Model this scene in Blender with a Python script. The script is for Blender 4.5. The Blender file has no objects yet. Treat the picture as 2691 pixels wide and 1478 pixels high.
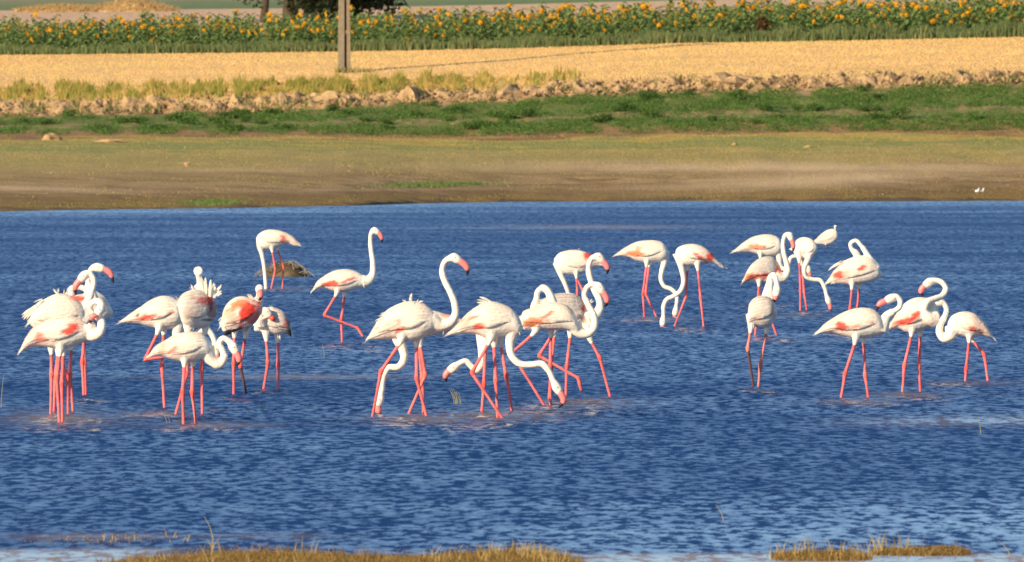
import bpy, math
import numpy as np
from mathutils import Vector, noise as mnoise

# ------------------------------------------------------------------ camera, sky, sun, exposure
SC = bpy.context.scene
COL = SC.collection
R = np.random.default_rng(7)

FPX, CXP, HZN, CAMH = 30000.0, 1345.5, 350.0, 2.39      # focal length in photo pixels, centre column, horizon row, eye height
cam_d = bpy.data.cameras.new('camera')
cam = bpy.data.objects.new('camera', cam_d); COL.objects.link(cam)
cam.location = (0, 0, CAMH); cam.rotation_euler = (math.pi / 2, 0, 0)
cam_d.sensor_width = 36; cam_d.lens = 36 * FPX / 2691
cam_d.shift_y = -(739 - HZN) / 2691
cam_d.clip_start = 1; cam_d.clip_end = 20000
cam_d.dof.use_dof = True; cam_d.dof.focus_distance = 112; cam_d.dof.aperture_fstop = 17
SC.camera = cam

SUN_EL, SUN_AZ = math.radians(22), math.radians(48)      # azimuth measured from straight behind the camera towards its left
world = bpy.data.worlds.new('World'); SC.world = world; world.use_nodes = True
wn = world.node_tree.nodes; wl = world.node_tree.links
bg = wn['Background']
sky = wn.new('ShaderNodeTexSky'); sky.sky_type = 'NISHITA'; sky.sun_disc = False
sky.sun_elevation = SUN_EL
sky.sun_rotation = math.pi + SUN_AZ
sky.altitude = 900; sky.air_density = 1.0; sky.dust_density = 0.3; sky.ozone_density = 2.5
wl.new(sky.outputs[0], bg.inputs[0]); bg.inputs[1].default_value = 0.10

sun_d = bpy.data.lights.new('sun', 'SUN'); sun_d.energy = 5.0; sun_d.angle = math.radians(0.5); sun_d.color = (1, 0.81, 0.54)
sun = bpy.data.objects.new('sun', sun_d); COL.objects.link(sun)
sdir = Vector((-math.sin(SUN_AZ) * math.cos(SUN_EL), -math.cos(SUN_AZ) * math.cos(SUN_EL), math.sin(SUN_EL)))
sun.rotation_euler = sdir.to_track_quat('Z', 'Y').to_euler()

SC.view_settings.view_transform = 'Standard'; SC.view_settings.look = 'None'
SC.view_settings.exposure = 0.6; SC.view_settings.gamma = 1.0
SC.cycles.max_bounces = 6; SC.cycles.filter_width = 1.7

# ------------------------------------------------------------------ helpers
def P(px, py, d):
    return np.array([(px - CXP) * d / FPX, d, CAMH - (py - HZN) * d / FPX])

def dist(py):                       # distance of a point of the water seen at photo row py
    return CAMH * FPX / (py - HZN)

def mesh_obj(name, V, F, mats, parent=None, col=None, smooth=False, loc=None, fmat=None):
    me = bpy.data.meshes.new(name)
    V = np.asarray(V, dtype=np.float32)
    if isinstance(F, np.ndarray):
        n, k = F.shape
        me.vertices.add(len(V)); me.vertices.foreach_set('co', V.ravel())
        me.loops.add(n * k); me.loops.foreach_set('vertex_index', F.astype(np.int32).ravel())
        me.polygons.add(n); me.polygons.foreach_set('loop_start', np.arange(0, n * k, k, dtype=np.int32))
        me.update(calc_edges=True)
    else:
        me.from_pydata(V.tolist(), [], F); me.update()
    if col is not None: set_col(me, col)
    for m in (mats if isinstance(mats, (list, tuple)) else [mats]): me.materials.append(m)
    if smooth: me.polygons.foreach_set('use_smooth', [True] * len(me.polygons))
    return link(name, me, parent, loc)

def link(name, me, parent=None, loc=None):
    o = bpy.data.objects.new(name, me); COL.objects.link(o)
    if parent is not None: o.parent = parent
    if loc is not None: o.location = loc
    return o

def set_col(me, col):
    a = me.color_attributes.new('col', 'FLOAT_COLOR', 'POINT')
    c = np.ones((len(me.vertices), 4), dtype=np.float32); c[:, :3] = col
    a.data.foreach_set('color', c.ravel())

def set_attr(me, name, vals):
    a = me.attributes.new(name, 'FLOAT', 'POINT'); a.data.foreach_set('value', np.asarray(vals, dtype=np.float32))

def tag(o, label=None, cat=None, group=None, kind=None):
    if label: o['label'] = label
    if cat: o['category'] = cat
    if group: o['group'] = group
    if kind: o['kind'] = kind
    return o

def empty(name, loc):
    o = bpy.data.objects.new(name, None); COL.objects.link(o); o.location = loc
    o.empty_display_size = 0.1
    return o

def material(name):
    m = bpy.data.materials.new(name); m.use_nodes = True
    nt = m.node_tree
    return m, nt, nt.nodes['Principled BSDF']

def attr_mat(name, rough=0.8, noise_scale=None, amount=0.15, spec=0.3, transl=0.0, bump=0.0):
    m, nt, b = material(name)
    at = nt.nodes.new('ShaderNodeAttribute'); at.attribute_name = 'col'
    b.inputs['Roughness'].default_value = rough; b.inputs['Specular IOR Level'].default_value = spec
    out = at.outputs['Color']
    if noise_scale:
        tc = nt.nodes.new('ShaderNodeTexCoord'); n = nt.nodes.new('ShaderNodeTexNoise')
        n.inputs['Scale'].default_value = noise_scale; n.inputs['Detail'].default_value = 4
        nt.links.new(tc.outputs['Object'], n.inputs['Vector'])
        mr = nt.nodes.new('ShaderNodeMapRange'); mr.inputs['From Min'].default_value = .25; mr.inputs['From Max'].default_value = .75
        mr.inputs['To Min'].default_value = 1 - amount; mr.inputs['To Max'].default_value = 1 + amount * .6
        nt.links.new(n.outputs['Fac'], mr.inputs['Value'])
        mx = nt.nodes.new('ShaderNodeVectorMath'); mx.operation = 'SCALE'
        nt.links.new(out, mx.inputs[0]); nt.links.new(mr.outputs[0], mx.inputs['Scale'])
        out = mx.outputs[0]
        if bump:
            bn = nt.nodes.new('ShaderNodeBump'); bn.inputs['Strength'].default_value = bump; bn.inputs['Distance'].default_value = .012
            nt.links.new(n.outputs['Fac'], bn.inputs['Height']); nt.links.new(bn.outputs[0], b.inputs['Normal'])
    nt.links.new(out, b.inputs['Base Color'])
    if transl > 0:
        tr = nt.nodes.new('ShaderNodeBsdfTranslucent'); nt.links.new(out, tr.inputs['Color'])
        ms = nt.nodes.new('ShaderNodeMixShader'); ms.inputs[0].default_value = transl
        nt.links.new(b.outputs[0], ms.inputs[1]); nt.links.new(tr.outputs[0], ms.inputs[2])
        nt.links.new(ms.outputs[0], nt.nodes['Material Output'].inputs['Surface'])
    return m

M_PLUM = attr_mat('plumage', 0.75, 30, 0.10, 0.2, bump=.5)
M_FEATHER = attr_mat('feather', 0.8, 34, 0.10, 0.1, transl=0.12, bump=.5)
M_BILL = attr_mat('bill_horn', 0.4, None, 0, 0.4)
M_LEAF = attr_mat('leaf', 0.6, None, 0, 0.3, transl=0.42)
M_STRAW = attr_mat('dry_straw', 0.8, None, 0, 0.2, transl=0.2)
M_PETAL = attr_mat('petal', 0.6, None, 0, 0.3, transl=0.25)
M_EARTH = attr_mat('earth', 0.95, 9, 0.45, 0.1)
M_BARK = attr_mat('bark', 0.9, 12, 0.4, 0.1)
M_CONC = attr_mat('concrete', 0.85, 7, 0.22, 0.2)
M_EYE, _, _b = material('eye_dark'); _b.inputs['Base Color'].default_value = (.03, .02, .01, 1); _b.inputs['Roughness'].default_value = .2

def crom(pts, n):
    """Catmull-Rom resample of rows (any dimension) to n rows, centripetal-like by chord of the first columns."""
    p = np.asarray(pts, float)
    if len(p) < 3:
        t = np.linspace(0, 1, n)[:, None]; return p[0] * (1 - t) + p[-1] * t
    seg = np.sqrt(((p[1:, :3] - p[:-1, :3]) ** 2).sum(1)) + 1e-6
    k = np.concatenate([[0], np.cumsum(seg)])
    m = np.zeros_like(p)
    for i in range(1, len(p) - 1):
        m[i] = ((p[i + 1] - p[i]) / seg[i] * seg[i - 1] + (p[i] - p[i - 1]) / seg[i - 1] * seg[i]) / (seg[i] + seg[i - 1])
    m[0] = (p[1] - p[0]) / seg[0]; m[-1] = (p[-1] - p[-2]) / seg[-1]
    out = []
    for s in np.linspace(0, k[-1], n):
        i = min(max(np.searchsorted(k, s) - 1, 0), len(seg) - 1)
        h = seg[i]; u = (s - k[i]) / h
        out.append((2*u**3 - 3*u*u + 1) * p[i] + (u**3 - 2*u*u + u) * h * m[i] + (-2*u**3 + 3*u*u) * p[i+1] + (u**3 - u*u) * h * m[i+1])
    return np.array(out)

def tube(pts, rad, ns=8):
    pts = np.asarray(pts, float); rad = np.asarray(rad, float); n = len(pts)
    tan = np.gradient(pts, axis=0); tan /= np.linalg.norm(tan, axis=1)[:, None] + 1e-9
    ref = np.array([0, 1, 0.]); V = []
    if abs(tan[0] @ ref) > .9: ref = np.array([1., 0, 0])
    u = ref - tan[0] * (tan[0] @ ref); u /= np.linalg.norm(u)
    for i in range(n):
        u = u - tan[i] * (tan[i] @ u); u /= np.linalg.norm(u) + 1e-9
        w = np.cross(tan[i], u)
        for j in range(ns):
            a = 2 * math.pi * j / ns
            V.append(pts[i] + rad[i] * (math.cos(a) * u + math.sin(a) * w))
    F = []
    for i in range(n - 1):
        for j in range(ns):
            F.append((i*ns + j, i*ns + (j+1) % ns, (i+1)*ns + (j+1) % ns, (i+1)*ns + j))
    F.append(tuple(range(ns))[::-1]); F.append(tuple((n-1)*ns + j for j in range(ns)))
    return np.array(V), F

class MB:
    """collects shapes for one mesh"""
    def __init__(s): s.V = []; s.F = []; s.C = []; s.n = 0
    def add(s, V, F, c=(1, 1, 1)):
        V = np.asarray(V, float)
        s.F += [tuple(i + s.n for i in f) for f in F]
        c = np.asarray(c, float); s.C.append(np.tile(c, (len(V), 1)) if c.ndim == 1 else c)
        s.V.append(V); s.n += len(V)
    def build(s, name, mat, parent=None, smooth=False, loc=None):
        return mesh_obj(name, np.concatenate(s.V), s.F, mat, parent, np.concatenate(s.C), smooth, loc)

def box(x0, x1, y0, y1, z0, z1):
    V = [(x, y, z) for z in (z0, z1) for y in (y0, y1) for x in (x0, x1)]
    return np.array(V, float), [(0,2,3,1), (4,5,7,6), (0,1,5,4), (2,6,7,3), (0,4,6,2), (1,3,7,5)]

# ------------------------------------------------------------------ the lie of the land: boundary lines as photo columns -> rows, with their distances
XS = np.array([0, 225, 450, 675, 900, 1100, 1350, 1500, 1800, 2250, 2691], float)
yW = np.array([556, 553, 549, 546, 542, 535, 531, 530, 529, 530, 528], float)
yG = np.array([356, 355, 355, 356, 358, 361, 359, 356, 351, 347, 346], float)
yS = np.array([309, 302, 301, 300, 282, 275, 266, 255, 246, 234, 222], float)
yB = np.array([270, 266, 260, 254, 250, 243, 236, 219, 209, 199, 194], float)
yH = np.array([144, 142, 140, 138, 135, 132, 127, 122, 113, 106, 97], float)
D_G, D_S, D_B, D_T, D_H, D_F = 430., 442., 444.3, 447., 478., 507.
yF = 350 - (350 - yH) * D_H / D_F
ySo = np.array([28, 27, 25, 23, 20, 17, 12, 8, 1, -5, -10], float)
def ln(y): return lambda px: np.interp(px, XS, y)
BND = [(ln(yW), lambda px: CAMH * FPX / (np.interp(px, XS, yW) - HZN)),
       (ln(yG), lambda px: D_G + 0 * px), (ln(yS), lambda px: D_S + 0 * px), (ln(yB), lambda px: D_B + 0 * px),
       (ln(yB + 1.5), lambda px: D_T + 0 * px), (ln(yH), lambda px: D_H + 0 * px), (ln(yF), lambda px: D_F + 0 * px),
       (ln(ySo), lambda px: 580. + 0 * px), (ln(ySo - 120), lambda px: 780. + 0 * px), (ln(ySo - 330), lambda px: 2600. + 0 * px)]

def land(band, px, t):
    px = np.asarray(px, float); t = np.asarray(t, float)
    y = BND[band][0](px) * (1 - t) + BND[band + 1][0](px) * t
    d = BND[band][1](px) * (1 - t) + BND[band + 1][1](px) * t
    return np.stack([(px - CXP) * d / FPX, d, CAMH - (y - HZN) * d / FPX], -1)

def ground_ramp(name, stops, nscale, streak=0.1, bump=0.3, attr='t', jitter=0.2, dark=0.25, fine=30):
    m, nt, b = material(name); L = nt.links
    at = nt.nodes.new('ShaderNodeAttribute'); at.attribute_name = attr
    tc = nt.nodes.new('ShaderNodeTexCoord')
    mp = nt.nodes.new('ShaderNodeMapping'); mp.inputs['Scale'].default_value = (nscale * streak, nscale * .25, nscale * .25)
    L.new(tc.outputs['Object'], mp.inputs[0])
    n1 = nt.nodes.new('ShaderNodeTexNoise'); n1.inputs['Scale'].default_value = 1; n1.inputs['Detail'].default_value = 5; n1.inputs['Roughness'].default_value = .62
    L.new(mp.outputs[0], n1.inputs['Vector'])
    ma = nt.nodes.new('ShaderNodeMath'); ma.operation = 'MULTIPLY_ADD'; ma.inputs[1].default_value = jitter; L.new(n1.outputs['Fac'], ma.inputs[0])
    sb = nt.nodes.new('ShaderNodeMath'); sb.operation = 'SUBTRACT'; sb.inputs[1].default_value = jitter / 2
    L.new(at.outputs['Fac'], sb.inputs[0]); L.new(sb.outputs[0], ma.inputs[2])
    cr = nt.nodes.new('ShaderNodeValToRGB'); e = cr.color_ramp.elements
    while len(e) < len(stops): e.new(0.5)
    for k, (p, c) in enumerate(stops): e[k].position = p; e[k].color = (*c, 1)
    L.new(ma.outputs[0], cr.inputs[0])
    n2 = nt.nodes.new('ShaderNodeTexNoise'); n2.inputs['Scale'].default_value = fine / 10; n2.inputs['Detail'].default_value = 6; n2.inputs['Roughness'].default_value = .7
    mp2 = nt.nodes.new('ShaderNodeMapping'); mp2.inputs['Scale'].default_value = (1, .35, 1); L.new(tc.outputs['Object'], mp2.inputs[0]); L.new(mp2.outputs[0], n2.inputs['Vector'])
    mr = nt.nodes.new('ShaderNodeMapRange'); mr.inputs['From Min'].default_value = .3; mr.inputs['From Max'].default_value = .7
    mr.inputs['To Min'].default_value = 1 - dark; mr.inputs['To Max'].default_value = 1 + dark * .8; L.new(n2.outputs['Fac'], mr.inputs['Value'])
    vm = nt.nodes.new('ShaderNodeVectorMath'); vm.operation = 'SCALE'; L.new(cr.outputs[0], vm.inputs[0]); L.new(mr.outputs[0], vm.inputs['Scale'])
    sand = nt.nodes.new('ShaderNodeAttribute'); sand.attribute_name = 'sand'
    mxs = nt.nodes.new('ShaderNodeMix'); mxs.data_type = 'RGBA'; mxs.inputs['B'].default_value = (.56, .41, .24, 1)
    sf = nt.nodes.new('ShaderNodeMath'); sf.operation = 'MULTIPLY'; L.new(sand.outputs['Fac'], sf.inputs[0]); L.new(mr.outputs[0], sf.inputs[1])
    L.new(sf.outputs[0], mxs.inputs['Factor']); L.new(vm.outputs[0], mxs.inputs['A'])
    L.new(mxs.outputs['Result'], b.inputs['Base Color'])
    b.inputs['Roughness'].default_value = .92; b.inputs['Specular IOR Level'].default_value = .15
    bp = nt.nodes.new('ShaderNodeBump'); bp.inputs['Strength'].default_value = bump; bp.inputs['Distance'].default_value = .1
    L.new(n2.outputs['Fac'], bp.inputs['Height']); L.new(bp.outputs[0], b.inputs['Normal'])
    return m

def strip(name, band, rows, mat, amp=0.0, fq=1.0, cols=260, lead=0.0):
    px = np.linspace(-1500, 4200, cols); t = np.linspace(-lead, 1, rows)
    PX, T = np.meshgrid(px, t); V = land(band, PX, np.clip(T, 0, 1))
    if lead:                                            # carry the sheet on under the water
        under = np.clip(-T, 0, 1); V[..., 1] -= under * 40; V[..., 2] -= under * 6
    if amp:
        for i in range(rows):
            fade = math.sin(math.pi * min(max(t[i], 0), 1)) ** .5
            for j in range(cols):
                q = Vector((V[i, j, 0] * fq, V[i, j, 1] * fq * .5, band)); V[i, j, 2] += amp * fade * (mnoise.fractal(q, .8, 2.1, 5) + (.45 - 1.5 * abs(mnoise.noise(q * 1.1 + Vector((9, 4, 2)))) if amp > .3 and amp < 1 else 0))
    if lead:                                            # ragged water line
        for j in range(cols):
            wv = .13 * mnoise.fractal(Vector((V[0, j, 0] * .35, 3.3, 0)), .8, 2.2, 4); V[:, j, 2] += wv * np.clip(1 - np.abs(T[:, j]) / .2, 0, 1)
    V = V.reshape(-1, 3)
    i, j = np.meshgrid(np.arange(rows - 1), np.arange(cols - 1), indexing='ij'); a = (i * cols + j).ravel()
    F = np.stack([a, a + 1, a + cols + 1, a + cols], 1)
    o = mesh_obj(name, V, F, mat, smooth=True); set_attr(o.data, 't', T.ravel())
    if name == 'shore':
        X, Y = PX.ravel(), (BND[0][0](PX) * (1 - T) + BND[1][0](PX) * T).ravel(); g = np.zeros(len(X))
        for x, y, rx, ry, sl, a in ((2050, 441, 700, 13, .004, .95), (2150, 472, 360, 20, -.055, .9), (1850, 490, 300, 8, -.03, .5), (130, 497, 260, 7, .03, .75), (650, 447, 300, 5, .0, .45), (900, 500, 500, 4, -.01, .35), (2500, 445, 300, 10, 0, .6)):
            g = np.maximum(g, a * np.exp(-((X - x) / rx) ** 2 - ((Y - y - sl * (X - x)) / ry) ** 2))
        set_attr(o.data, 'sand', g)
    return tag(o, kind='structure')

strip('shore', 0, 110, ground_ramp('shore_mud', [
    (0, (.13, .09, .045)), (.05, (.26, .165, .05)), (.10, (.26, .17, .055)), (.16, (.20, .125, .05)), (.24, (.31, .205, .09)), (.28, (.22, .14, .06)), (.33, (.42, .29, .14)),
    (.40, (.27, .18, .075)), (.5, (.35, .25, .105)), (.58, (.40, .30, .115)), (.68, (.33, .27, .095)), (.76, (.42, .32, .115)), (.82, (.27, .27, .085)), (.88, (.25, .26, .08)), (.93, (.48, .35, .09)), (1, (.25, .15, .07))],
    1.6, .16, .8, jitter=.52, dark=.48, fine=110), .05, .5, cols=520, lead=.25)
strip('bank', 1, 24, ground_ramp('bank_soil', [(0, (.30, .18, .09)), (.16, (.27, .18, .07)), (.28, (.12, .165, .04)), (.42, (.16, .18, .05)), (.5, (.30, .22, .11)), (.58, (.12, .165, .04)), (.9, (.15, .175, .045)), (1, (.36, .25, .13))], 3.2, .4, .8, jitter=.75, dark=.4, fine=60), .10, .8)
strip('earth_ridge', 2, 46, ground_ramp('ridge_soil', [(0, (.34, .22, .115)), (.5, (.42, .28, .145)), (1, (.46, .31, .14))], 3, .5, .9, jitter=.3, dark=.3), .34, 1.4, 1100)
strip('ridge_top', 3, 6, ground_ramp('ridge_top_soil', [(0, (.44, .32, .17)), (1, (.5, .36, .15))], 3, .5, .5), .05, 1.1)
strip('stubble_field', 4, 30, ground_ramp('stubble_soil', [(0, (.52, .35, .16)), (.3, (.62, .41, .18)), (.7, (.68, .45, .19)), (1, (.66, .43, .17))], 1.6, .15, .5, jitter=.3, dark=.16), .03, .6)
strip('crop_field', 5, 12, ground_ramp('crop_soil', [(0, (.14, .14, .06)), (1, (.2, .15, .08))], 2, .4, .5), .03, .6)
strip('fallow_field', 6, 20, ground_ramp('fallow_soil', [(0, (.5, .33, .2)), (.7, (.58, .39, .25)), (1, (.55, .37, .24))], 2, .1, .5, jitter=.2), .05, .4)
strip('meadow', 7, 20, ground_ramp('meadow_grass', [(0, (.13, .19, .08)), (.12, (.16, .2, .09)), (.3, (.3, .23, .15)), (1, (.3, .22, .14))], 1, .1, .5, jitter=.2), .1, .2)
strip('hill', 8, 20, ground_ramp('hill_grass', [(0, (.3, .22, .14)), (1, (.3, .25, .15))], .5, .3, .3), 1, .02)

# ------------------------------------------------------------------ water
def water():
    m, nt, b = material('lake_water'); L = nt.links; N = nt.nodes.new
    geo = N('ShaderNodeNewGeometry')
    def noise_at(sx, sy, seed, detail, rough):
        mp = N('ShaderNodeMapping'); mp.inputs['Scale'].default_value = (sx, sy, 1); mp.inputs['Location'].default_value = (seed, seed * 1.7, seed)
        mp.inputs['Rotation'].default_value = (0, 0, .06)
        L.new(geo.outputs['Position'], mp.inputs[0])
        n = N('ShaderNodeTexNoise'); n.inputs['Scale'].default_value = 1; n.inputs['Detail'].default_value = detail; n.inputs['Roughness'].default_value = rough
        L.new(mp.outputs[0], n.inputs['Vector']); return n.outputs['Fac']
    def math_(op, a, bb, c=None):
        n = N('ShaderNodeMath'); n.operation = op
        for k, v in enumerate((a, bb, c)):
            if v is None: continue
            if isinstance(v, (int, float)): n.inputs[k].default_value = v
            else: L.new(v, n.inputs[k])
        return n.outputs[0]
    calm = N('ShaderNodeAttribute'); calm.attribute_name = 'calm'
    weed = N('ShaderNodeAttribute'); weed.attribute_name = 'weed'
    n1 = noise_at(9.5, 2.2, 3.1, 4, .66); n2 = noise_at(5, .7, 11.7, 3, .7); n3 = noise_at(.07, .11, 5.5, 4, .6); n4 = noise_at(2.6, .30, 23., 4, .75)
    rough_water = math_('SUBTRACT', 1.0, calm.outputs['Fac'])
    gust = math_('MULTIPLY_ADD', math_('SUBTRACT', n3, .5), 1.7, 1.0)
    amp = math_('MULTIPLY', rough_water, gust)
    wave = math_('MULTIPLY_ADD', n1, .74, math_('MULTIPLY', n4, .26))
    tilt = math_('MULTIPLY_ADD', math_('MAXIMUM', math_('SUBTRACT', wave, .495), 0.0), 5.6, .158)
    tilt = math_('MULTIPLY', math_('MULTIPLY_ADD', math_('SUBTRACT', wave, .5), .45, tilt), amp)
    side = math_('MULTIPLY', math_('MULTIPLY', math_('SUBTRACT', n2, .5), .6), amp)
    cv = N('ShaderNodeCombineXYZ'); L.new(side, cv.inputs[0]); L.new(math_('MULTIPLY', tilt, -1.0), cv.inputs[1]); cv.inputs[2].default_value = 1
    nv = N('ShaderNodeVectorMath'); nv.operation = 'NORMALIZE'; L.new(cv.outputs[0], nv.inputs[0])
    L.new(nv.outputs[0], b.inputs['Normal'])
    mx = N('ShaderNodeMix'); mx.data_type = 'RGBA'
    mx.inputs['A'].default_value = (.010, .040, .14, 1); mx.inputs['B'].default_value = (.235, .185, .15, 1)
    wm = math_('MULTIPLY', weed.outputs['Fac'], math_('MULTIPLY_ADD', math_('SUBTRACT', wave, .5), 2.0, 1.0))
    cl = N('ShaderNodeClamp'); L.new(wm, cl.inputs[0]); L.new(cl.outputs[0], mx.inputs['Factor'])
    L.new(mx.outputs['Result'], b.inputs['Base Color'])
    b.inputs['Roughness'].default_value = .12; b.inputs['IOR'].default_value = 1.333
    # sheet: rows follow distance
    d = np.concatenate([np.linspace(-120, 55, 12), CAMH * FPX / (np.linspace(1600, 520, 240) - HZN), [445., 470.]])
    px = np.linspace(-1, 1, 161); V = []; A = []; Wd = []
    for dd in d:
        hw = max(40, 130 * max(dd, 0) / 400 + 40)
        xs = np.sign(px) * np.abs(px) ** 1.6 * hw
        for x in xs: V.append((x, dd, 0.0))
    V = np.array(V)
    pxx = CXP + V[:, 0] * FPX / np.maximum(V[:, 1], 30); pyy = HZN + CAMH * FPX / np.maximum(V[:, 1], 30)
    def sm(v, a, b_): u = np.clip((v - a) / (b_ - a), 0, 1); return u * u * (3 - 2 * u)
    c = np.zeros(len(V))
    wob = 8 * np.sin(pxx / 210.) + 5 * np.sin(pxx / 83. + 1)
    c = np.maximum(c, .55 * sm(pyy + .07 * (pxx - 1345) + wob, 1290, 1500))                      # sheltered water close in, more to the right
    c = np.maximum(c, .55 * sm(pxx, 2050, 2500) * np.exp(-((pyy - 1107 + .01 * (pxx - 2500)) / 13) ** 2))  # smooth lane on the right
    c = np.maximum(c, .5 * sm(pxx, 2300, 2700) * np.exp(-((pyy - 1392) / 12) ** 2))
    c = np.maximum(c, .72 * np.maximum(sm(pyy + .02 * np.abs(pxx - 100), 1438, 1456) * sm(-pxx, -560, -330), sm(pyy, 1449, 1462) * sm(pxx, 1450, 1600)))
    c = np.maximum(c, .45 * sm(-(pyy - BND[0][0](pxx)), -26, -4))                                  # lee of the far shore
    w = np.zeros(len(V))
    def mat_(x, y, rx, ry, s): return s * np.exp(-((pxx - x) / rx) ** 2 - ((pyy - y) / ry) ** 2)  # weed and mud patches; around the feet also bird reflections painted in brown
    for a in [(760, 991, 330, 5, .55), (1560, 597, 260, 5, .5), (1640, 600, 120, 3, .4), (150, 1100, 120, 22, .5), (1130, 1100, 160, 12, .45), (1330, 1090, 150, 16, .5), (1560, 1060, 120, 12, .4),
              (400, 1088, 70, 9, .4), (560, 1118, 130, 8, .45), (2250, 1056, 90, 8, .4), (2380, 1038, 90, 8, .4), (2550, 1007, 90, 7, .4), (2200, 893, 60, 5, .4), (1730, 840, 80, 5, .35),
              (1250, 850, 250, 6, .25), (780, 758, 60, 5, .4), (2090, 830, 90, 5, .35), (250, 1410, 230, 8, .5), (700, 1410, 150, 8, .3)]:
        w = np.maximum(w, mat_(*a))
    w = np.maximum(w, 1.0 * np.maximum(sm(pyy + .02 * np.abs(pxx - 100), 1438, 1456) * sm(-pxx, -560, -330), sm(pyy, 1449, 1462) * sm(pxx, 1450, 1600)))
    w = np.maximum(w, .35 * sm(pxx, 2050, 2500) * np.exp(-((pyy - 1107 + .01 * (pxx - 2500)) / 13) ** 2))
    nr, nc = len(d), len(px)
    i, j = np.meshgrid(np.arange(nr - 1), np.arange(nc - 1), indexing='ij'); a = (i * nc + j).ravel()
    F = np.stack([a, a + 1, a + nc + 1, a + nc], 1)
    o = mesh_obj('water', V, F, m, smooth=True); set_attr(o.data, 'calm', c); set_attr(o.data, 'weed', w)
    tag(o, kind='structure')
water()

# ------------------------------------------------------------------ flamingos
ZN = {'1': (0, 660, 400/1179), '1b': (170, 680, 140/900), '2': (300, 680, 500/1538), '3': (620, 580, 440/1831), '4': (940, 640, 340/1002),
      '5': (1140, 640, 500/1474), '6': (1580, 580, 360/1592), '7': (1900, 560, 440/1297), '8': (2120, 700, 520/1936)}
CREAM = np.array([.90, .83, .71]); PALEPINK = np.array([.90, .66, .56]); LEG = np.array([.82, .165, .165]); JOINT = np.array([.82, .12, .10])
KEYC = {'r': np.array([.80, .055, .035]), 'o': np.array([.86, .22, .09]), 'p': np.array([.88, .50, .40]), 'k': np.array([.02, .018, .02]), 'd': np.array([.25, .06, .07]), 'g': np.array([.45, .42, .42])}  # g: grey tail feathers, and shade painted onto turned-away backs

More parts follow.
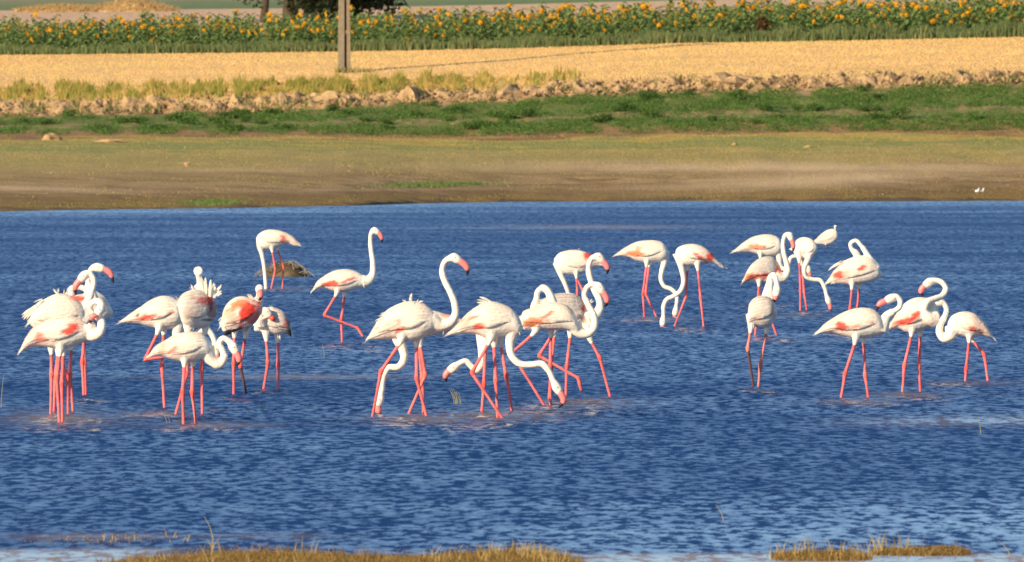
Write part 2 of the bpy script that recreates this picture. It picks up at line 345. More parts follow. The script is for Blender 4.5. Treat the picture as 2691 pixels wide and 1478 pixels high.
def flamingo(zone, wy, trunk, neck, head, bill, legs, label, patches=(), ruffles=(), nz=None, hw=.125, yaw=0, name='flamingo', cat='flamingo', group='flamingos wading in the lake', k=1.0, leg_col=LEG, bill_col=(.86, .22, .21), bill_cols=True, muddy=(), ringed=False):
    zx, zy, zs = ZN[zone]; nzx, nzy, nzs = ZN[nz or zone]
    D = dist(zy + wy * zs); mpp = D / FPX
    fx = np.mean([l[-1][0] for l in legs]); OX = (zx + fx * zs - CXP) * mpp
    def Q(p, z=(zx, zy, zs)):
        x = (z[0] + p[0] * z[2] - CXP) * mpp - OX
        zz = CAMH - (z[1] + p[1] * z[2] - HZN) * mpp
        return np.array([x, p[2] if len(p) > 2 else 0.0, zz])
    def Qn(p): return Q(p, (nzx, nzy, nzs))
    root = empty(name, (OX, D, 0)); tag(root, label, cat, group)
    mb = MB(); samp = []                       # samples: centre, radius, colour
    # trunk
    st = np.array([[*Q((x, (a + b) / 2))[[0, 2]], (b - a) / 2 * zs * mpp] for x, a, b in trunk])
    st = np.column_stack([st[:, 0], st[:, 1], st[:, 2]])
    st = crom(st, 26); st[:, 2] = np.maximum(st[:, 2], .008)
    hmax = st[:, 2].max(); xc = st[:, 0].mean(); ty = math.tan(yaw)
    hwid = hw * k * (st[:, 2] / hmax) ** .75
    ns = 20; V = []
    for (x, z, hh), w in zip(st, hwid):
        for j in range(ns):
            a = 2 * math.pi * j / ns
            V.append((x, (x - xc) * ty + w * math.cos(a), z + hh * math.sin(a)))
        samp.append((x, (x - xc) * ty, z, min(hh, w), 0))
    F = [(i*ns + j, i*ns + (j+1) % ns, (i+1)*ns + (j+1) % ns, (i+1)*ns + j) for i in range(25) for j in range(ns)]
    F.append(tuple(range(ns))[::-1]); F.append(tuple(25*ns + j for j in range(ns)))
    flip = st[-1, 0] < st[0, 0]
    mb.add(V, F if flip else [f[::-1] for f in F])
    # neck and head
    npts = [Qn(p) for p in neck]; hp = Qn(head); bl = [Qn(p) for p in bill]
    path = np.array(npts + [hp]); cum = np.concatenate([[0], np.cumsum(np.linalg.norm(np.diff(path, axis=0), axis=1))]) / k
    rr = np.interp(cum, [0, .05, .12, .22, .4, 2], [.082, .066, .046, .036, .029, .027]) * k
    hd = bl[0] - hp; hd = hd / (np.linalg.norm(hd) + 1e-9)
    pr = crom(np.column_stack([path, rr]), max(30, len(path) * 6))
    # keep the neck slim right up to the head
    dh = np.linalg.norm(pr[:, :3] - hp, axis=1)
    end = np.zeros(len(pr), bool); end[len(pr) // 2:] = True
    pr[:, 3] = np.where(end & (dh < .16 * k), .0255 * k + .0155 * k * np.exp(-(dh / (.036 * k)) ** 2), pr[:, 3])
    ext = np.array([[*(hp + hd * s), r] for s, r in ((.02 * k, .041 * k), (.045 * k, .037 * k), (.062 * k, .03 * k))])
    pr2 = np.concatenate([pr, ext])
    v, f = tube(pr2[:, :3], pr2[:, 3], 10); mb.add(v, f)
    for q in pr2[::1]: samp.append((*q, 0))
    if ringed:
        for s, q in enumerate(pr2):
            pass
    # legs
    for li, leg in enumerate(legs):
        off = -.055 * k if li == 0 else .055 * k
        lp = [Q(p) for p in leg]
        for p, q in zip(lp, leg):
            if len(q) < 3: p[1] += off
        hip, ank, foot = lp[0], lp[1], lp[2]
        d1 = (ank - hip); l1 = np.linalg.norm(d1); d1 /= l1
        d2 = (foot - ank); l2 = np.linalg.norm(d2); d2 /= l2
        up = np.array([0, 0, 1.])
        start = hip - d1 * .03 * k + up * .10 * k
        pts = [start, hip - d1 * .01 + up * .02, hip + d1 * .03, hip + d1 * .055, hip + d1 * (l1 * .5), ank - d1 * .035 * k, ank, ank + d2 * .035 * k, ank + d2 * l2 * .5]
        rad = [.06, .038, .022, .0155, .0145, .0168, .0235, .0168, .0135]; cl = [0, 0, 0, 1, 1, 1, 2, 1, 1]
        dk = li in muddy
        if len(leg) == 4:
            pts += [foot - d2 * .02, foot, foot * .6 + lp[3] * .4, lp[3]]; rad += [.0145, .019, .019, .012]; cl += [1, 2, 1, 3]
        elif foot[2] > .12:
            pts += [foot]; rad += [.0135]; cl += [1]
        else:
            pts += [foot]; rad += [.0135]; cl += [1]
            if foot[2] > -.13: pts += [foot + d2 * (foot[2] + .14) / max(.3, -d2[2])]; rad += [.0135]; cl += [1]
        pts = np.array(pts); rad = np.array(rad) * k; cl = np.array(cl, float)
        if dk: cl[7:] = 3
        # resample linearly so that joints stay crisp
        s = np.concatenate([[0], np.cumsum(np.linalg.norm(np.diff(pts, axis=0), axis=1))]); u = np.arange(0, s[-1], .018); u = np.append(u, s[-1])
        pp = np.column_stack([np.interp(u, s, pts[:, c]) for c in range(3)]); r2 = np.interp(u, s, rad)
        ci = np.round(np.interp(u, s, cl)); ci = np.where((ci == 2) & (np.interp(u, s, (cl == 2).astype(float)) < .5), 1, ci)
        v, f = tube(pp, r2, 8); mb.add(v, f)
        for a, r_, c_ in zip(pp, r2, ci): samp.append((*a, r_, c_))
    # fuse into one skin
    tmp = mesh_obj('tmp', np.concatenate(mb.V), mb.F, M_PLUM)
    md = tmp.modifiers.new('r', 'REMESH'); md.mode = 'VOXEL'; md.voxel_size = .0078 if k > .8 else .006; md.use_smooth_shade = True
    sm_ = tmp.modifiers.new('s', 'SMOOTH'); sm_.factor = .5; sm_.iterations = 2
    dg = bpy.context.evaluated_depsgraph_get()
    me = bpy.data.meshes.new_from_object(tmp.evaluated_get(dg)); old = tmp.data
    bpy.data.objects.remove(tmp); bpy.data.meshes.remove(old)
    me.name = 'body'
    nv = len(me.vertices); co = np.empty(nv * 3, np.float32); me.vertices.foreach_get('co', co); co = co.reshape(-1, 3).astype(float)
    S = np.array(samp); best = np.full(nv, 1e9); lab = np.zeros(nv, int)
    for q in S:
        dd = np.sqrt(((co - q[:3]) ** 2).sum(1)) - q[3]; mk = dd < best; best[mk] = dd[mk]; lab[mk] = int(q[4])
    pal = np.array([CREAM, leg_col, JOINT if leg_col is LEG else leg_col, (.10, .045, .045)])
    col = pal[lab]
    nz_ = np.array([mnoise.noise(Vector((c[0] * 7 + OX, c[1] * 7, c[2] * 7))) for c in co[::1]]) if nv < 60000 else np.zeros(nv)
    body = lab == 0
    lg = (lab == 1) | (lab == 2); col[lg] = col[lg] * (1 + .5 * nz_[lg])[:, None]; wet = np.clip((nz_ * 1.6 + .1 - np.clip(co[:, 2] - .12, 0, 1) * 2.2), 0, .45)[:, None] * lg[:, None]; col = col * (1 - wet) + np.array([.42, .17, .15]) * wet
    f_ = np.clip(nz_ * .7 + .16, 0, .5)[:, None]
    col[body] = (col * (1 - f_) + PALEPINK * f_)[body]
    # yellowish tint towards the head
    xt, xh = st[0, 0], st[-1, 0]; zt = st[:, 1].mean(); hm_ = st[:, 2].max()
    def patch_cols(Vx, colr, only=None, lim=1.0):
        u0 = (Vx[:, 0] - xt) / (xh - xt)                                     # pink wash on the hind flank
        ra = np.array([mnoise.noise(Vector((q[0] * 9 + OX, q[2] * 16, 5.5))) for q in Vx])
        w0 = np.clip(1 - np.abs(u0 - .30) / .30, 0, 1) * np.clip(.9 - np.abs(Vx[:, 2] - zt + .15 * hm_) / hm_ + ra * .7, 0, 1) * .55
        if only is not None: w0 = w0 * only
        colr = colr * (1 - w0[:, None]) + np.array([.90, .52, .43]) * w0[:, None]
        for (px_, py_, rx, ry, ang, key, *stg) in patches:
            c0 = Q((px_, py_)); a = math.radians(ang); sx, sz = rx * 1.12 * zs * mpp, ry * 1.2 * zs * mpp
            dx = Vx[:, 0] - c0[0]; dz = -(Vx[:, 2] - c0[2])
            u_ = (dx * math.cos(a) + dz * math.sin(a)) / sx; v_ = (-dx * math.sin(a) + dz * math.cos(a)) / sz
            rag = np.array([mnoise.noise(Vector((q[0] * 22 + 3, q[2] * 30, OX))) for q in Vx]) * .55
            w_ = np.clip((1.12 - np.sqrt(u_ * u_ + v_ * v_) + rag) / .4, 0, 1) * (stg[0] if stg else .92) * lim
            if only is not None: w_ = w_ * only
            colr = colr * (1 - w_[:, None]) + KEYC[key] * w_[:, None]
        return colr
    col = patch_cols(co, col, body.astype(float), .8)
    set_col(me, np.clip(col, 0, 1)); me.materials.clear(); me.materials.append(M_PLUM)
    link('body', me, root)
    # bill: thick, bent down in the middle, dark at the tip
    bp_ = np.array([hp + hd * .045 * k, bl[0], bl[1], bl[2]])
    br = np.array([.031, .030, .027, .007]) * k
    bq = crom(np.column_stack([bp_, br]), 16); bq[:, 3] = np.maximum(bq[:, 3], .004 * k); cut = 12 if bill_cols else 16
    v, f = tube(bq[:cut, :3], bq[:cut, 3], 10)
    sb = np.repeat(np.linspace(0, 1, 16)[:cut], 10)[:, None]; bc = np.where(sb < .12, np.array(bill_col) * .6 + CREAM * .4, np.array(bill_col))
    b2 = MB(); b2.add(v, f, bc); bo = b2.build('bill', M_BILL, root, True)
    if bill_cols:
        v, f = tube(bq[cut - 1:, :3], bq[cut - 1:, 3] * np.array([1.03, 1.02, 1, 1, 1]), 10); b3 = MB(); b3.add(v, f, (.018, .016, .02)); b3.build('bill_tip', M_BILL, bo, True)
    for sd in (-1, 1):
        e = MB(); c = hp + hd * .014 * k + np.array([0, sd * .0385 * k, .008 * k])
        v, f = tube([c + [0, -.006 * k, 0], c + [0, -.003 * k, 0], c + [0, .003 * k, 0], c + [0, .006 * k, 0]], np.array([.002, .0045, .0045, .002]) * k, 8); e.add(v, f); e.build('eye', M_EYE, root, True)
    # wings: a folded shell with overlapping feathers
    L0 = len(st) - 1
    stx = [np.interp(np.linspace(0, 1, 26), np.linspace(0, 1, 26), st[:, c]) for c in range(3)]
    tt = np.linspace(0, 1, 26)
    dirx = np.sign(st[0, 0] - st[-1, 0])
    def surf(t, th, sd, off):
        tc = max(t, 0.0)
        x, z, hh = (np.interp(tc, tt, stx[c]) for c in range(3)); w = np.interp(tc, tt, hwid)
        if t < 0:
            L = np.hypot(st[3, 0] - st[0, 0], st[3, 1] - st[0, 1]) + 1e-6
            ex = -t * .3 * k; x += ex * (st[0, 0] - st[3, 0]) / L; z += ex * (st[0, 1] - st[3, 1]) / L
        return np.array([x, (x - xc) * ty + sd * (w + off) * math.cos(th), z + (hh + off) * math.sin(th)])
    rw = np.random.default_rng(int(abs(OX) * 977) + int(wy))
    for sd in (-1, 1):
        w = MB(); nu, nv_ = 20, 9; V = []
        for iu in range(nu):
            t = .05 + .80 * iu / (nu - 1); lo = -.50 * math.sin(math.pi * min(1, iu / (nu - 1) * 1.05)) ** .6 + .05
            V.append(surf(t, lo - .05, sd, -.02))
            for jv in range(nv_):
                fv = jv / (nv_ - 1); th = lo + (1.42 - lo) * fv
                edge = (1 - fv) ** 2; fr = min(1, (1 - iu / (nu - 1)) * 5) * min(1, (1 - fv) * 6 + .15)
                V.append(surf(t, th, sd, (.005 + .005 * edge) * fr * k - .003))
        V = np.array(V); nc = nv_ + 1
        Fq = [(i*nc + j, i*nc + j + 1, (i+1)*nc + j + 1, (i+1)*nc + j) for i in range(nu - 1) for j in range(nc - 1)]
        f_ = np.clip(np.array([mnoise.noise(Vector((q[0] * 6 + OX, q[1] * 3, q[2] * 9))) for q in V]) * .8 + .18, 0, .6)[:, None]
        cw = patch_cols(V, CREAM * (1 - f_) + PALEPINK * f_)
        w.add(V, Fq, cw)
        FV = []; FF = []; FC = []; n0 = 0
        for row in range(7):
            fv = .02 + row * .14
            for q in range(11):
                t0 = .82 - q * .072 + rw.uniform(-.02, .02); iu = np.clip((t0 - .05) / .8, 0, 1)
                lo = -.50 * math.sin(math.pi * min(1, iu * 1.05)) ** .6 + .05
                th0 = lo + (1.42 - lo) * fv + rw.uniform(-.04, .04)
                ln_ = (.13 + .10 * (1 - iu)) * (1.25 if row < 2 else 1) * rw.uniform(.8, 1.15); dth = -.05 + rw.uniform(-.05, .05); wd = .11 + .04 * (1 - iu)
                pts = []
                for s_, wf, o_ in ((0, .7, .001), (.35, 1, .004), (.7, .9, .0062), (.92, .55, .0068)):
                    for e in (-1, 1): pts.append(surf(t0 - ln_ * s_, th0 + dth * s_ + e * wd * wf * .5, sd, (o_ + rw.uniform(0, .0015)) * k))
                pts.append(surf(t0 - ln_ * 1.06, th0 + dth, sd, .006 * k))
                FV += pts; FF += [(n0, n0+1, n0+3, n0+2), (n0+2, n0+3, n0+5, n0+4), (n0+4, n0+5, n0+7, n0+6), (n0+6, n0+7, n0+8)]; n0 += 9
                g = rw.uniform(0, .5); cc = (CREAM * (1 - g) + PALEPINK * g) * rw.uniform(.94, 1.03)
                FC += [cc] * 9
        FV = np.array(FV); FC = np.array(FC)
        FC = patch_cols(FV, FC); w.add(FV, FF, FC)
        w.build('wing', M_FEATHER, root, True)
    if ruffles:
        w = MB()
        for (x, y, dx, dy, n, *sp) in ruffles:
            spr = sp[0] if sp else .35
            for q in range(n):
                a = rw.uniform(-spr, spr); b0 = Q((x + rw.uniform(-14, 14), y + rw.uniform(-8, 8))); b0[1] = rw.uniform(-.08, .04)
                L = rw.uniform(.75, 1.15); vx, vz = dx * zs * mpp * L, -dy * zs * mpp * L
                vx, vz = vx * math.cos(a) - vz * math.sin(a), vx * math.sin(a) + vz * math.cos(a)
                d = np.array([vx, rw.uniform(-.03, .03), vz]); ll = np.linalg.norm(d); pe = np.array([-d[2], rw.uniform(-.3, .3) * ll, d[0]]); pe /= np.linalg.norm(pe)
                wd = min(.012, ll * .085) * (1.5 if len(sp) > 1 else 1); cur = np.array([0, -.02, -.15 * ll])
                pts = []
                for s_, wf in ((0, .6), (.4, 1), (.75, .8), (.93, .4)):
                    c = b0 + d * s_ + cur * s_ * s_
                    for e in (-1, 0, 1): pts.append(c + pe * e * wd * wf + np.array([0, -.006 * (1 - abs(e)), 0]))
                pts.append(b0 + d * 1.03 + cur)
                FF = []
                for r_ in range(3):
                    for c_ in range(2): FF.append((r_*3 + c_, r_*3 + c_ + 1, r_*3 + c_ + 4, r_*3 + c_ + 3))
                FF += [(9, 10, 12), (10, 11, 12)]
                w.add(pts, FF, (KEYC[sp[1]] if len(sp) > 1 else CREAM) * rw.uniform(.9, 1.05))
        w.build('ruffled_feathers', M_FEATHER, root, True)['kind'] = 'stuff'
    return root

FL = flamingo
# --- left cluster
FL('1', 1325, [(160,762,786),(190,690,772),(260,590,742),(350,540,745),(450,512,758),(540,503,748),(620,525,720),(670,560,702),(700,600,690),(712,635,660)],
   [(380,1180),(470,1285,-.03),(585,1255,-.05),(632,1120,-.05),(590,1000,-.01),(480,950,.06),(428,860,.06),(460,750,.02),(550,715,-.02),(622,770,-.05)], (612,850,-.06), [(560,930,-.07),(480,975,-.08),(425,1085,-.06)],
   [[(470,772),(443,985),(462,1325)],[(490,772),(478,1025),(482,1325)]], 'front flamingo of the leftmost cluster, red streak on shoulder, curled neck',
   [(555,605,75,30,-32,'r'),(315,670,40,34,-60,'r',.7),(215,632,42,20,-30,'p')], nz='1b', group='flamingos wading in the lake')
FL('1', 1262, [(235,520,575),(270,430,600),(350,370,620),(450,330,630),(550,345,620),(620,390,600),(655,440,570),(668,490,530)],
   [(290,1060),(340,1000),(345,850),(400,700),(455,560),(490,430),(470,310),(405,250)], (335,285), [(240,390),(180,480),(187,612)],
   [[(400,760),(402,960),(395,1255)],[(440,740),(520,980),(525,1272)]], 'far left flamingo, head bent over to the left above a ruffled white back',
   [(600,370,50,16,0,'r',.5)], [(450,335,-10,-55,7,.6),(510,335,20,-45,6,.6),(275,430,-85,70,5,.25),(330,380,-60,30,5)], nz='1b')
FL('1', 1240, [(330,500,560),(420,450,640),(540,430,660),(640,450,640),(690,520,600)],
   [(440,900),(480,760),(470,620),(420,500),(400,390),(420,265),(475,165)], (550,150), [(645,175),(765,240),(826,408)],
   [[(455,770),(430,980),(420,1250)],[(550,730),(540,960),(562,1215)]], 'highest-headed flamingo of the left cluster, black-tipped bill to the right', nz='1b')
FL('1', 1115, [(520,400,440),(580,350,480),(660,330,520),(740,335,540),(810,370,535),(855,430,510),(875,465,485)],
   [(620,820,.02),(580,700,.02),(480,610,0),(390,560,0),(330,505,0),(260,485,0),(180,490,0)], (120,530), [(115,600),(160,650),(200,665)],
   [[(655,640),(640,860),(650,1115)],[(648,640),(655,870),(662,1110)]], 'rearmost flamingo of the left cluster, white body showing at right, neck turned back',
   [(610,370,60,22,0,'r'),(740,350,12,10,0,'k')], nz='1b')
# --- second group from the left
FL('2', 1205, [(66,500,520),(120,455,522),(200,400,530),(300,330,555),(400,300,570),(470,312,562),(520,345,545),(548,400,510)],
   [(510,450),(520,540),(505,620),(540,690,.1),(620,650,.1),(690,590,.1),(755,582,.1),(800,640,.1)], (820,730,.1), [(832,785,.1),(815,850,.1),(778,880,.1)],
   [[(365,575),(252,815),(420,790)],[(400,575),(385,870),(405,1200)]], 'flamingo behind the front feeder, one leg folded up backwards, neck dipping behind',
   [(270,475,75,20,-10,'r'),(420,455,65,10,-20,'r'),(190,460,12,18,30,'k')])
FL('2', 1257, [(522,330,420),(560,280,530),(620,255,565),(690,250,565),(760,280,545),(810,340,490),(834,390,430)],
   [(690,330,.12),(690,250,.14),(688,200,.14),(684,150,.12)], (677,100,.1), [(678,108,.15),(678,125,.19),(678,138,.2)],
   [[(600,600),(590,930),(500,1255)],[(735,575),(705,890),(712,1258)]], 'flamingo facing away with a fan of ruffled white feathers raised on its back',
   [(735,338,85,32,10,'r'),(800,420,38,75,0,'d'),(755,495,55,10,0,'k'),(640,400,120,110,20,'g',.4)], [(740,300,-25,-165,5,.15),(770,300,20,-150,5,.15),(790,310,50,-120,5,.2),(805,320,60,-75,5,.25),(650,255,-35,-40,6,.5),(650,545,-15,35,6,.4),(600,520,-15,40,5,.4)], hw=.15, yaw=.4)
FL('2', 1095, [(868,490,565),(890,400,600),(950,330,602),(1020,305,590),(1090,315,562),(1150,340,510),(1192,370,440)],
   [(1130,420,.1),(1160,350,.15),(1170,275,.12)], (1176,242,.05), [(1180,275,-.01),(1182,308,-.03),(1178,338,-.02)],
   [[(975,600),(968,850),(968,1100)],[(1065,610),(1018,865),(1065,1085)]], 'flamingo with bright orange-red wings seen from behind, head turned over its back',
   [(1090,440,115,85,-45,'r',.97),(1000,375,105,30,-32,'o'),(960,578,110,12,-14,'k'),(960,480,60,50,0,'p')], [(1120,330,-30,-45,6,.5),(1160,340,0,-40,5,.5),(880,470,-20,30,5,.4),(1060,535,-150,52,7,.05,'k'),(900,500,-12,60,6,.25)], hw=.14, muddy=(1,))
FL('2', 1052, [(1428,560,612),(1410,490,612),(1370,430,612),(1310,400,618),(1250,392,608),(1195,420,597),(1150,500,592),(1132,550,582)],
   [(1180,520,-.08),(1185,460,-.13),(1205,420,-.14)], (1232,425,-.15), [(1258,455,-.15),(1282,482,-.15),(1302,498,-.12)],
   [[(1230,628),(1245,845),(1210,1050)],[(1322,638),(1326,860),(1325,1055)]], 'small flamingo with grey-shaded back and its red bill tucked into its own feathers',
   [(1405,560,22,60,10,'k',.6),(1390,520,20,45,10,'r',.6),(1330,480,80,70,0,'g',.4)], [(1270,400,5,-25,4,.8),(1330,620,10,30,5,.4),(1400,540,18,66,6,.2,'k')], bill_cols=False, bill_col=(.85, .12, .09))  # grey patch is shade painted on the right of the back
FL('2', 1335, [(283,780,798),(330,715,793),(400,668,796),(480,620,822),(570,594,835),(650,592,830),(720,612,806),(765,655,792),(795,710,775)],
   [(740,730),(790,820),(845,855),(888,800),(872,735),(850,685),(880,645),(925,665)], (962,712), [(992,765),(1010,815),(992,870)],
   [[(572,832),(556,1080),(562,1335)],[(635,832),(630,1080),(660,1335)]], 'nearest flamingo of the second group, in profile, S-shaped neck, bill pointing down',
   [(480,735,48,16,-28,'r',.7),(395,722,40,26,-35,'p')])
# --- two at the back
FL('3', 745, [(688,240,285),(640,190,278),(570,145,252),(500,115,275),(420,100,305),(340,102,316),(280,125,308),(240,160,285),(225,190,245)],
   [(275,200),(262,270),(285,370),(305,480),(318,600),(328,740)], (333,830), [(336,870),(340,900),(345,930)],
   [[(395,315),(432,540),(386,745)],[(450,295),(517,510),(507,750)]], 'flamingo feeding by the grassy hummock, straight neck plunged into the water',
   [(520,200,28,36,0,'r',.75),(280,185,12,10,0,'o')])
FL('3', 1330, [(843,755,773),(880,680,757),(960,610,738),(1060,555,770),(1160,533,783),(1260,540,767),(1340,570,742),(1400,610,727),(1445,640,705)],
   [(1390,670),(1450,655),(1490,600),(1500,480),(1482,340),(1472,220),(1482,140)], (1513,105), [(1560,135),(1590,178),(1596,244)],
   [[(1110,790),(965,1035),(1335,1175),(1395,1275)],[(1190,790),(1152,1085),(1160,1330)]], 'flamingo striding alone with upright neck and one foot lifted clear of the water',
   [(1050,690,95,26,-8,'r'),(1220,655,85,11,-20,'r'),(990,715,60,6,0,'k',.8)])
# --- centre
FL('4', 1338, [(82,728,750),(130,640,747),(200,540,747),(300,475,740),(420,447,757),(500,460,737),(560,500,702),(600,550,672),(622,590,650)],
   [(570,600),(650,635),(715,615),(755,560),(755,480),(720,380),(675,290),(655,210),(682,135)], (745,108), [(800,142),(845,185),(850,250)],
   [[(340,755),(182,990),(115,1340)],[(455,765),(457,1050),(530,1332)]], 'large central flamingo, walking with tall curved neck, bill pointing right',
   [(330,668,45,16,-25,'r'),(310,610,30,14,-40,'r',.6)], [(410,450,0,-60,5,.4),(470,460,25,-30,5,.5),(370,460,-25,-25,4,.5),(205,545,-45,14,4,.3),(190,590,-45,14,4,.3),(170,640,-40,20,4,.3)])
FL('4', 1318, [(797,595,628),(760,565,662),(690,550,692),(620,530,702),(540,510,722),(460,500,742),(390,520,742),(340,580,722),(312,640,695)],
   [(330,660),(315,740),(350,820),(358,900),(315,958),(240,964),(200,1030),(188,1130)], (170,1205), [(158,1262),(160,1310),(148,1340)],
   [[(480,760),(525,1020),(400,1310)],[(470,760),(500,1050),(510,1322)]], 'flamingo mostly hidden behind the large central one, neck bent down to the water',
   [(700,560,60,14,5,'p')], [(680,680,-10,25,5,.5),(730,590,40,10,3,.3)])
FL('5', 1352, [(122,690,710),(180,630,707),(250,550,702),(330,490,707),(430,450,740),(530,468,717),(610,510,707),(655,560,707),(682,620,692)],
   [(630,620),(605,700),(590,790),(610,880),(665,932),(760,940),(840,935),(890,985),(925,1060)], (950,1112), [(985,1165),(1006,1215),(968,1272)],
   [[(440,750),(295,1000),(512,1325)],[(465,765),(480,1060),(492,1290)]], 'central flamingo feeding with its neck stretched low to the right, wispy back',
   [(350,640,48,26,0,'r'),(290,575,70,10,-15,'r',.7),(240,620,40,30,-30,'p')], [(430,455,-80,-40,3,.15),(410,470,-75,-5,5,.2),(380,490,-60,20,4,.2),(660,680,5,30,4,.4)])
FL('5', 1300, [(600,560,640),(540,520,700),(470,500,735),(400,520,735),(360,580,722),(343,640,695)],
   [(385,650),(372,760),(375,860),(365,945),(330,985),(288,950),(245,912),(205,928)], (160,960), [(115,993),(92,1025),(98,1072)],
   [[(400,790),(390,1090),(372,1305)],[(515,765),(562,1030),(605,1295)]], 'flamingo behind the low-stretching central one, head held left just above the water', hw=.12)
FL('5', 1253, [(678,570,610),(692,528,667),(760,500,670),(850,470,674),(940,455,674),(1030,480,677),(1090,540,692),(1120,610,702),(1138,650,690)],
   [(1080,620),(1130,685),(1190,700),(1240,655),(1243,570),(1195,470),(1168,400),(1190,340),(1235,318)], (1278,335), [(1322,392),(1342,440),(1323,497)],
   [[(790,685),(605,850),(855,1252)],[(908,690),(903,950),(905,1255)]], 'flamingo at centre right with deep S-curved neck and orange flank',
   [(765,610,85,30,-10,'o'),(870,560,62,11,-32,'r',.75),(750,640,70,4,2,'k',.7)])
FL('5', 1185, [(835,440,490),(900,400,580),(1000,385,660),(1090,390,692),(1150,430,702),(1200,520,702),(1222,600,682)],
   [(1190,590),(1245,565),(1285,510),(1285,440),(1250,370),(1215,280),(1200,190),(1228,115)], (1275,102), [(1320,148),(1345,187),(1343,237)],
   [[(1205,735),(1287,885),(1360,1165)],[(1060,695),(1032,950),(1022,1200)]], 'grey-shaded flamingo at centre right with the taller neck, one leg striding forward',
   [(1160,505,18,22,0,'r'),(1000,460,150,80,0,'g',.45),(1130,580,40,22,-20,'d',.7)], [(1200,460,20,-30,5,.5)], yaw=.35)  # large grey patch paints shade over this body
FL('5', 1205, [(700,560,600),(780,500,640),(880,450,662),(980,470,672),(1042,540,652)],
   [(960,560),(925,480),(905,410),(880,365),(845,345),(808,370),(795,430)], (785,480), [(777,520),(772,560),(780,590)],
   [[(930,690),(815,870),(1120,1042),(1145,1148)],[(935,690),(912,950),(893,1200)]], 'flamingo at centre right with small arched neck loop, one dark wet foot raised')
FL('5', 480, [(1292,150,178),(1240,100,192),(1170,65,228),(1090,50,242),(1020,58,238),(965,80,215),(932,120,185)],
   [(965,150),(985,240),(1015,310),(1040,380),(1050,470)], (1052,530), [(1053,560),(1054,580),(1055,600)],
   [[(1105,245),(1112,380),(1110,480)],[(1095,245),(1155,365),(1150,480)]], 'round-bodied flamingo furthest back at centre right, neck reaching straight down',
   [(1200,100,36,26,10,'r')], [(1130,52,2,-16,4,.6)])
# --- pair with crossing necks
FL('6', 1118, [(173,395,413),(240,340,416),(320,290,428),(420,245,472),(530,230,492),(640,232,482),(720,260,472),(765,320,445),(776,360,405)],
   [(730,360),(738,460),(705,590),(695,680),(735,765),(815,798),(868,850),(882,920),(874,990)], (865,1050), [(858,1095),(856,1125),(856,1155)],
   [[(530,500),(485,850),(500,1120)],[(560,500),(515,850),(640,1115)]], 'left flamingo of the pair whose feeding necks cross',
   [(400,385,105,28,8,'o'),(430,330,40,30,-30,'o',.6)])
FL('6', 1230, [(1418,522,542),(1350,470,512),(1290,390,492),(1210,320,497),(1120,280,517),(1020,273,524),(940,290,502),(885,320,455),(866,350,405)],
   [(900,380),(918,480),(945,600),(958,710),(915,825),(840,880),(765,915),(727,990),(725,1090)], (718,1165), [(714,1215),(712,1250),(712,1290)],
   [[(1120,540),(1155,900),(1190,1235)],[(1005,540),(985,890),(855,1225)]], 'right flamingo of the pair whose feeding necks cross, dark tail tip',
   [(1155,432,85,20,33,'r'),(1270,420,40,50,25,'r',.9),(1370,500,50,20,25,'g',.8)], [(1310,455,90,62,6,.12,'g')])
# --- right-hand cluster
FL('7', 705, [(88,290,307),(140,245,307),(210,195,307),(290,170,327),(370,168,337),(430,190,324),(467,240,292)],
   [(425,270),(435,340),(450,420),(490,440),(510,390),(530,345),(565,335),(610,360),(640,400)], (660,430), [(668,460),(675,482),(668,505)],
   [[(290,330),(285,560),(280,705)],[(350,330),(345,560),(345,700)]], 'back left flamingo of the right-hand cluster, plain pale body with neck dropping behind others',
   [(265,262,62,18,2,'o',.8),(320,262,12,12,0,'r')])
FL('7', 947, [(158,515,538),(190,440,532),(240,380,527),(310,342,542),(380,340,547),(430,385,522),(452,440,492)],
   [(415,490),(465,502),(500,455),(492,385),(470,300),(467,225),(488,170)], (518,172), [(535,215),(546,255),(543,302)],
   [[(280,540),(265,750),(248,950)],[(345,545),(370,820),(415,945)]], 'flamingo with grey-shaded back, red wing edge and tall hooked neck, bill pointing straight down',
   [(300,488,85,20,-6,'r'),(430,438,25,22,-35,'r'),(330,400,95,55,-15,'g',.5),(200,500,40,25,-30,'o')], yaw=.3)  # grey patch puts the shade of the upper back into the colour
FL('7', 755, [(546,260,300),(570,210,347),(620,188,358),(680,200,352),(715,230,315),(730,255,285)],
   [(670,290,-.06),(655,360,-.14),(628,430,-.15),(645,495,-.12),(700,515,-.1),(750,520,-.1),(785,575,-.1),(800,635,-.1)], (812,670,-.1), [(825,705,-.1),(830,738,-.1),(822,768,-.1)],
   [[(590,360),(600,600),(598,755)],[(610,380),(630,620),(650,755)]], 'flamingo facing the camera beside the small white bird, neck sweeping down right', hw=.14, yaw=-.5)
FL('7', 1345, [(192,810,890),(205,700,885),(250,655,882),(310,640,888),(370,660,872),(405,710,825),(420,750,790)],
   [(350,690,.14),(355,620,.16),(370,540,.16),(378,497,.14),(398,485,.1),(414,530,.06)], (420,600,.03), [(412,640,.02),(402,668,.01),(388,690,0)],
   [[(218,890),(190,1050),(235,1340)],[(340,900),(290,1180),(275,1350)]], 'grey-shaded flamingo seen from behind in front of the right-hand cluster, muddy dark leg',
   [(300,730,120,95,0,'g',.5),(380,780,20,30,0,'r',.4),(270,825,30,7,0,'k',.7)], [(230,840,-15,45,6,.3),(320,645,10,-18,4,.5)], hw=.15, muddy=(0,), leg_col=np.array([.62, .22, .19]))  # grey patch paints shade over the whole back
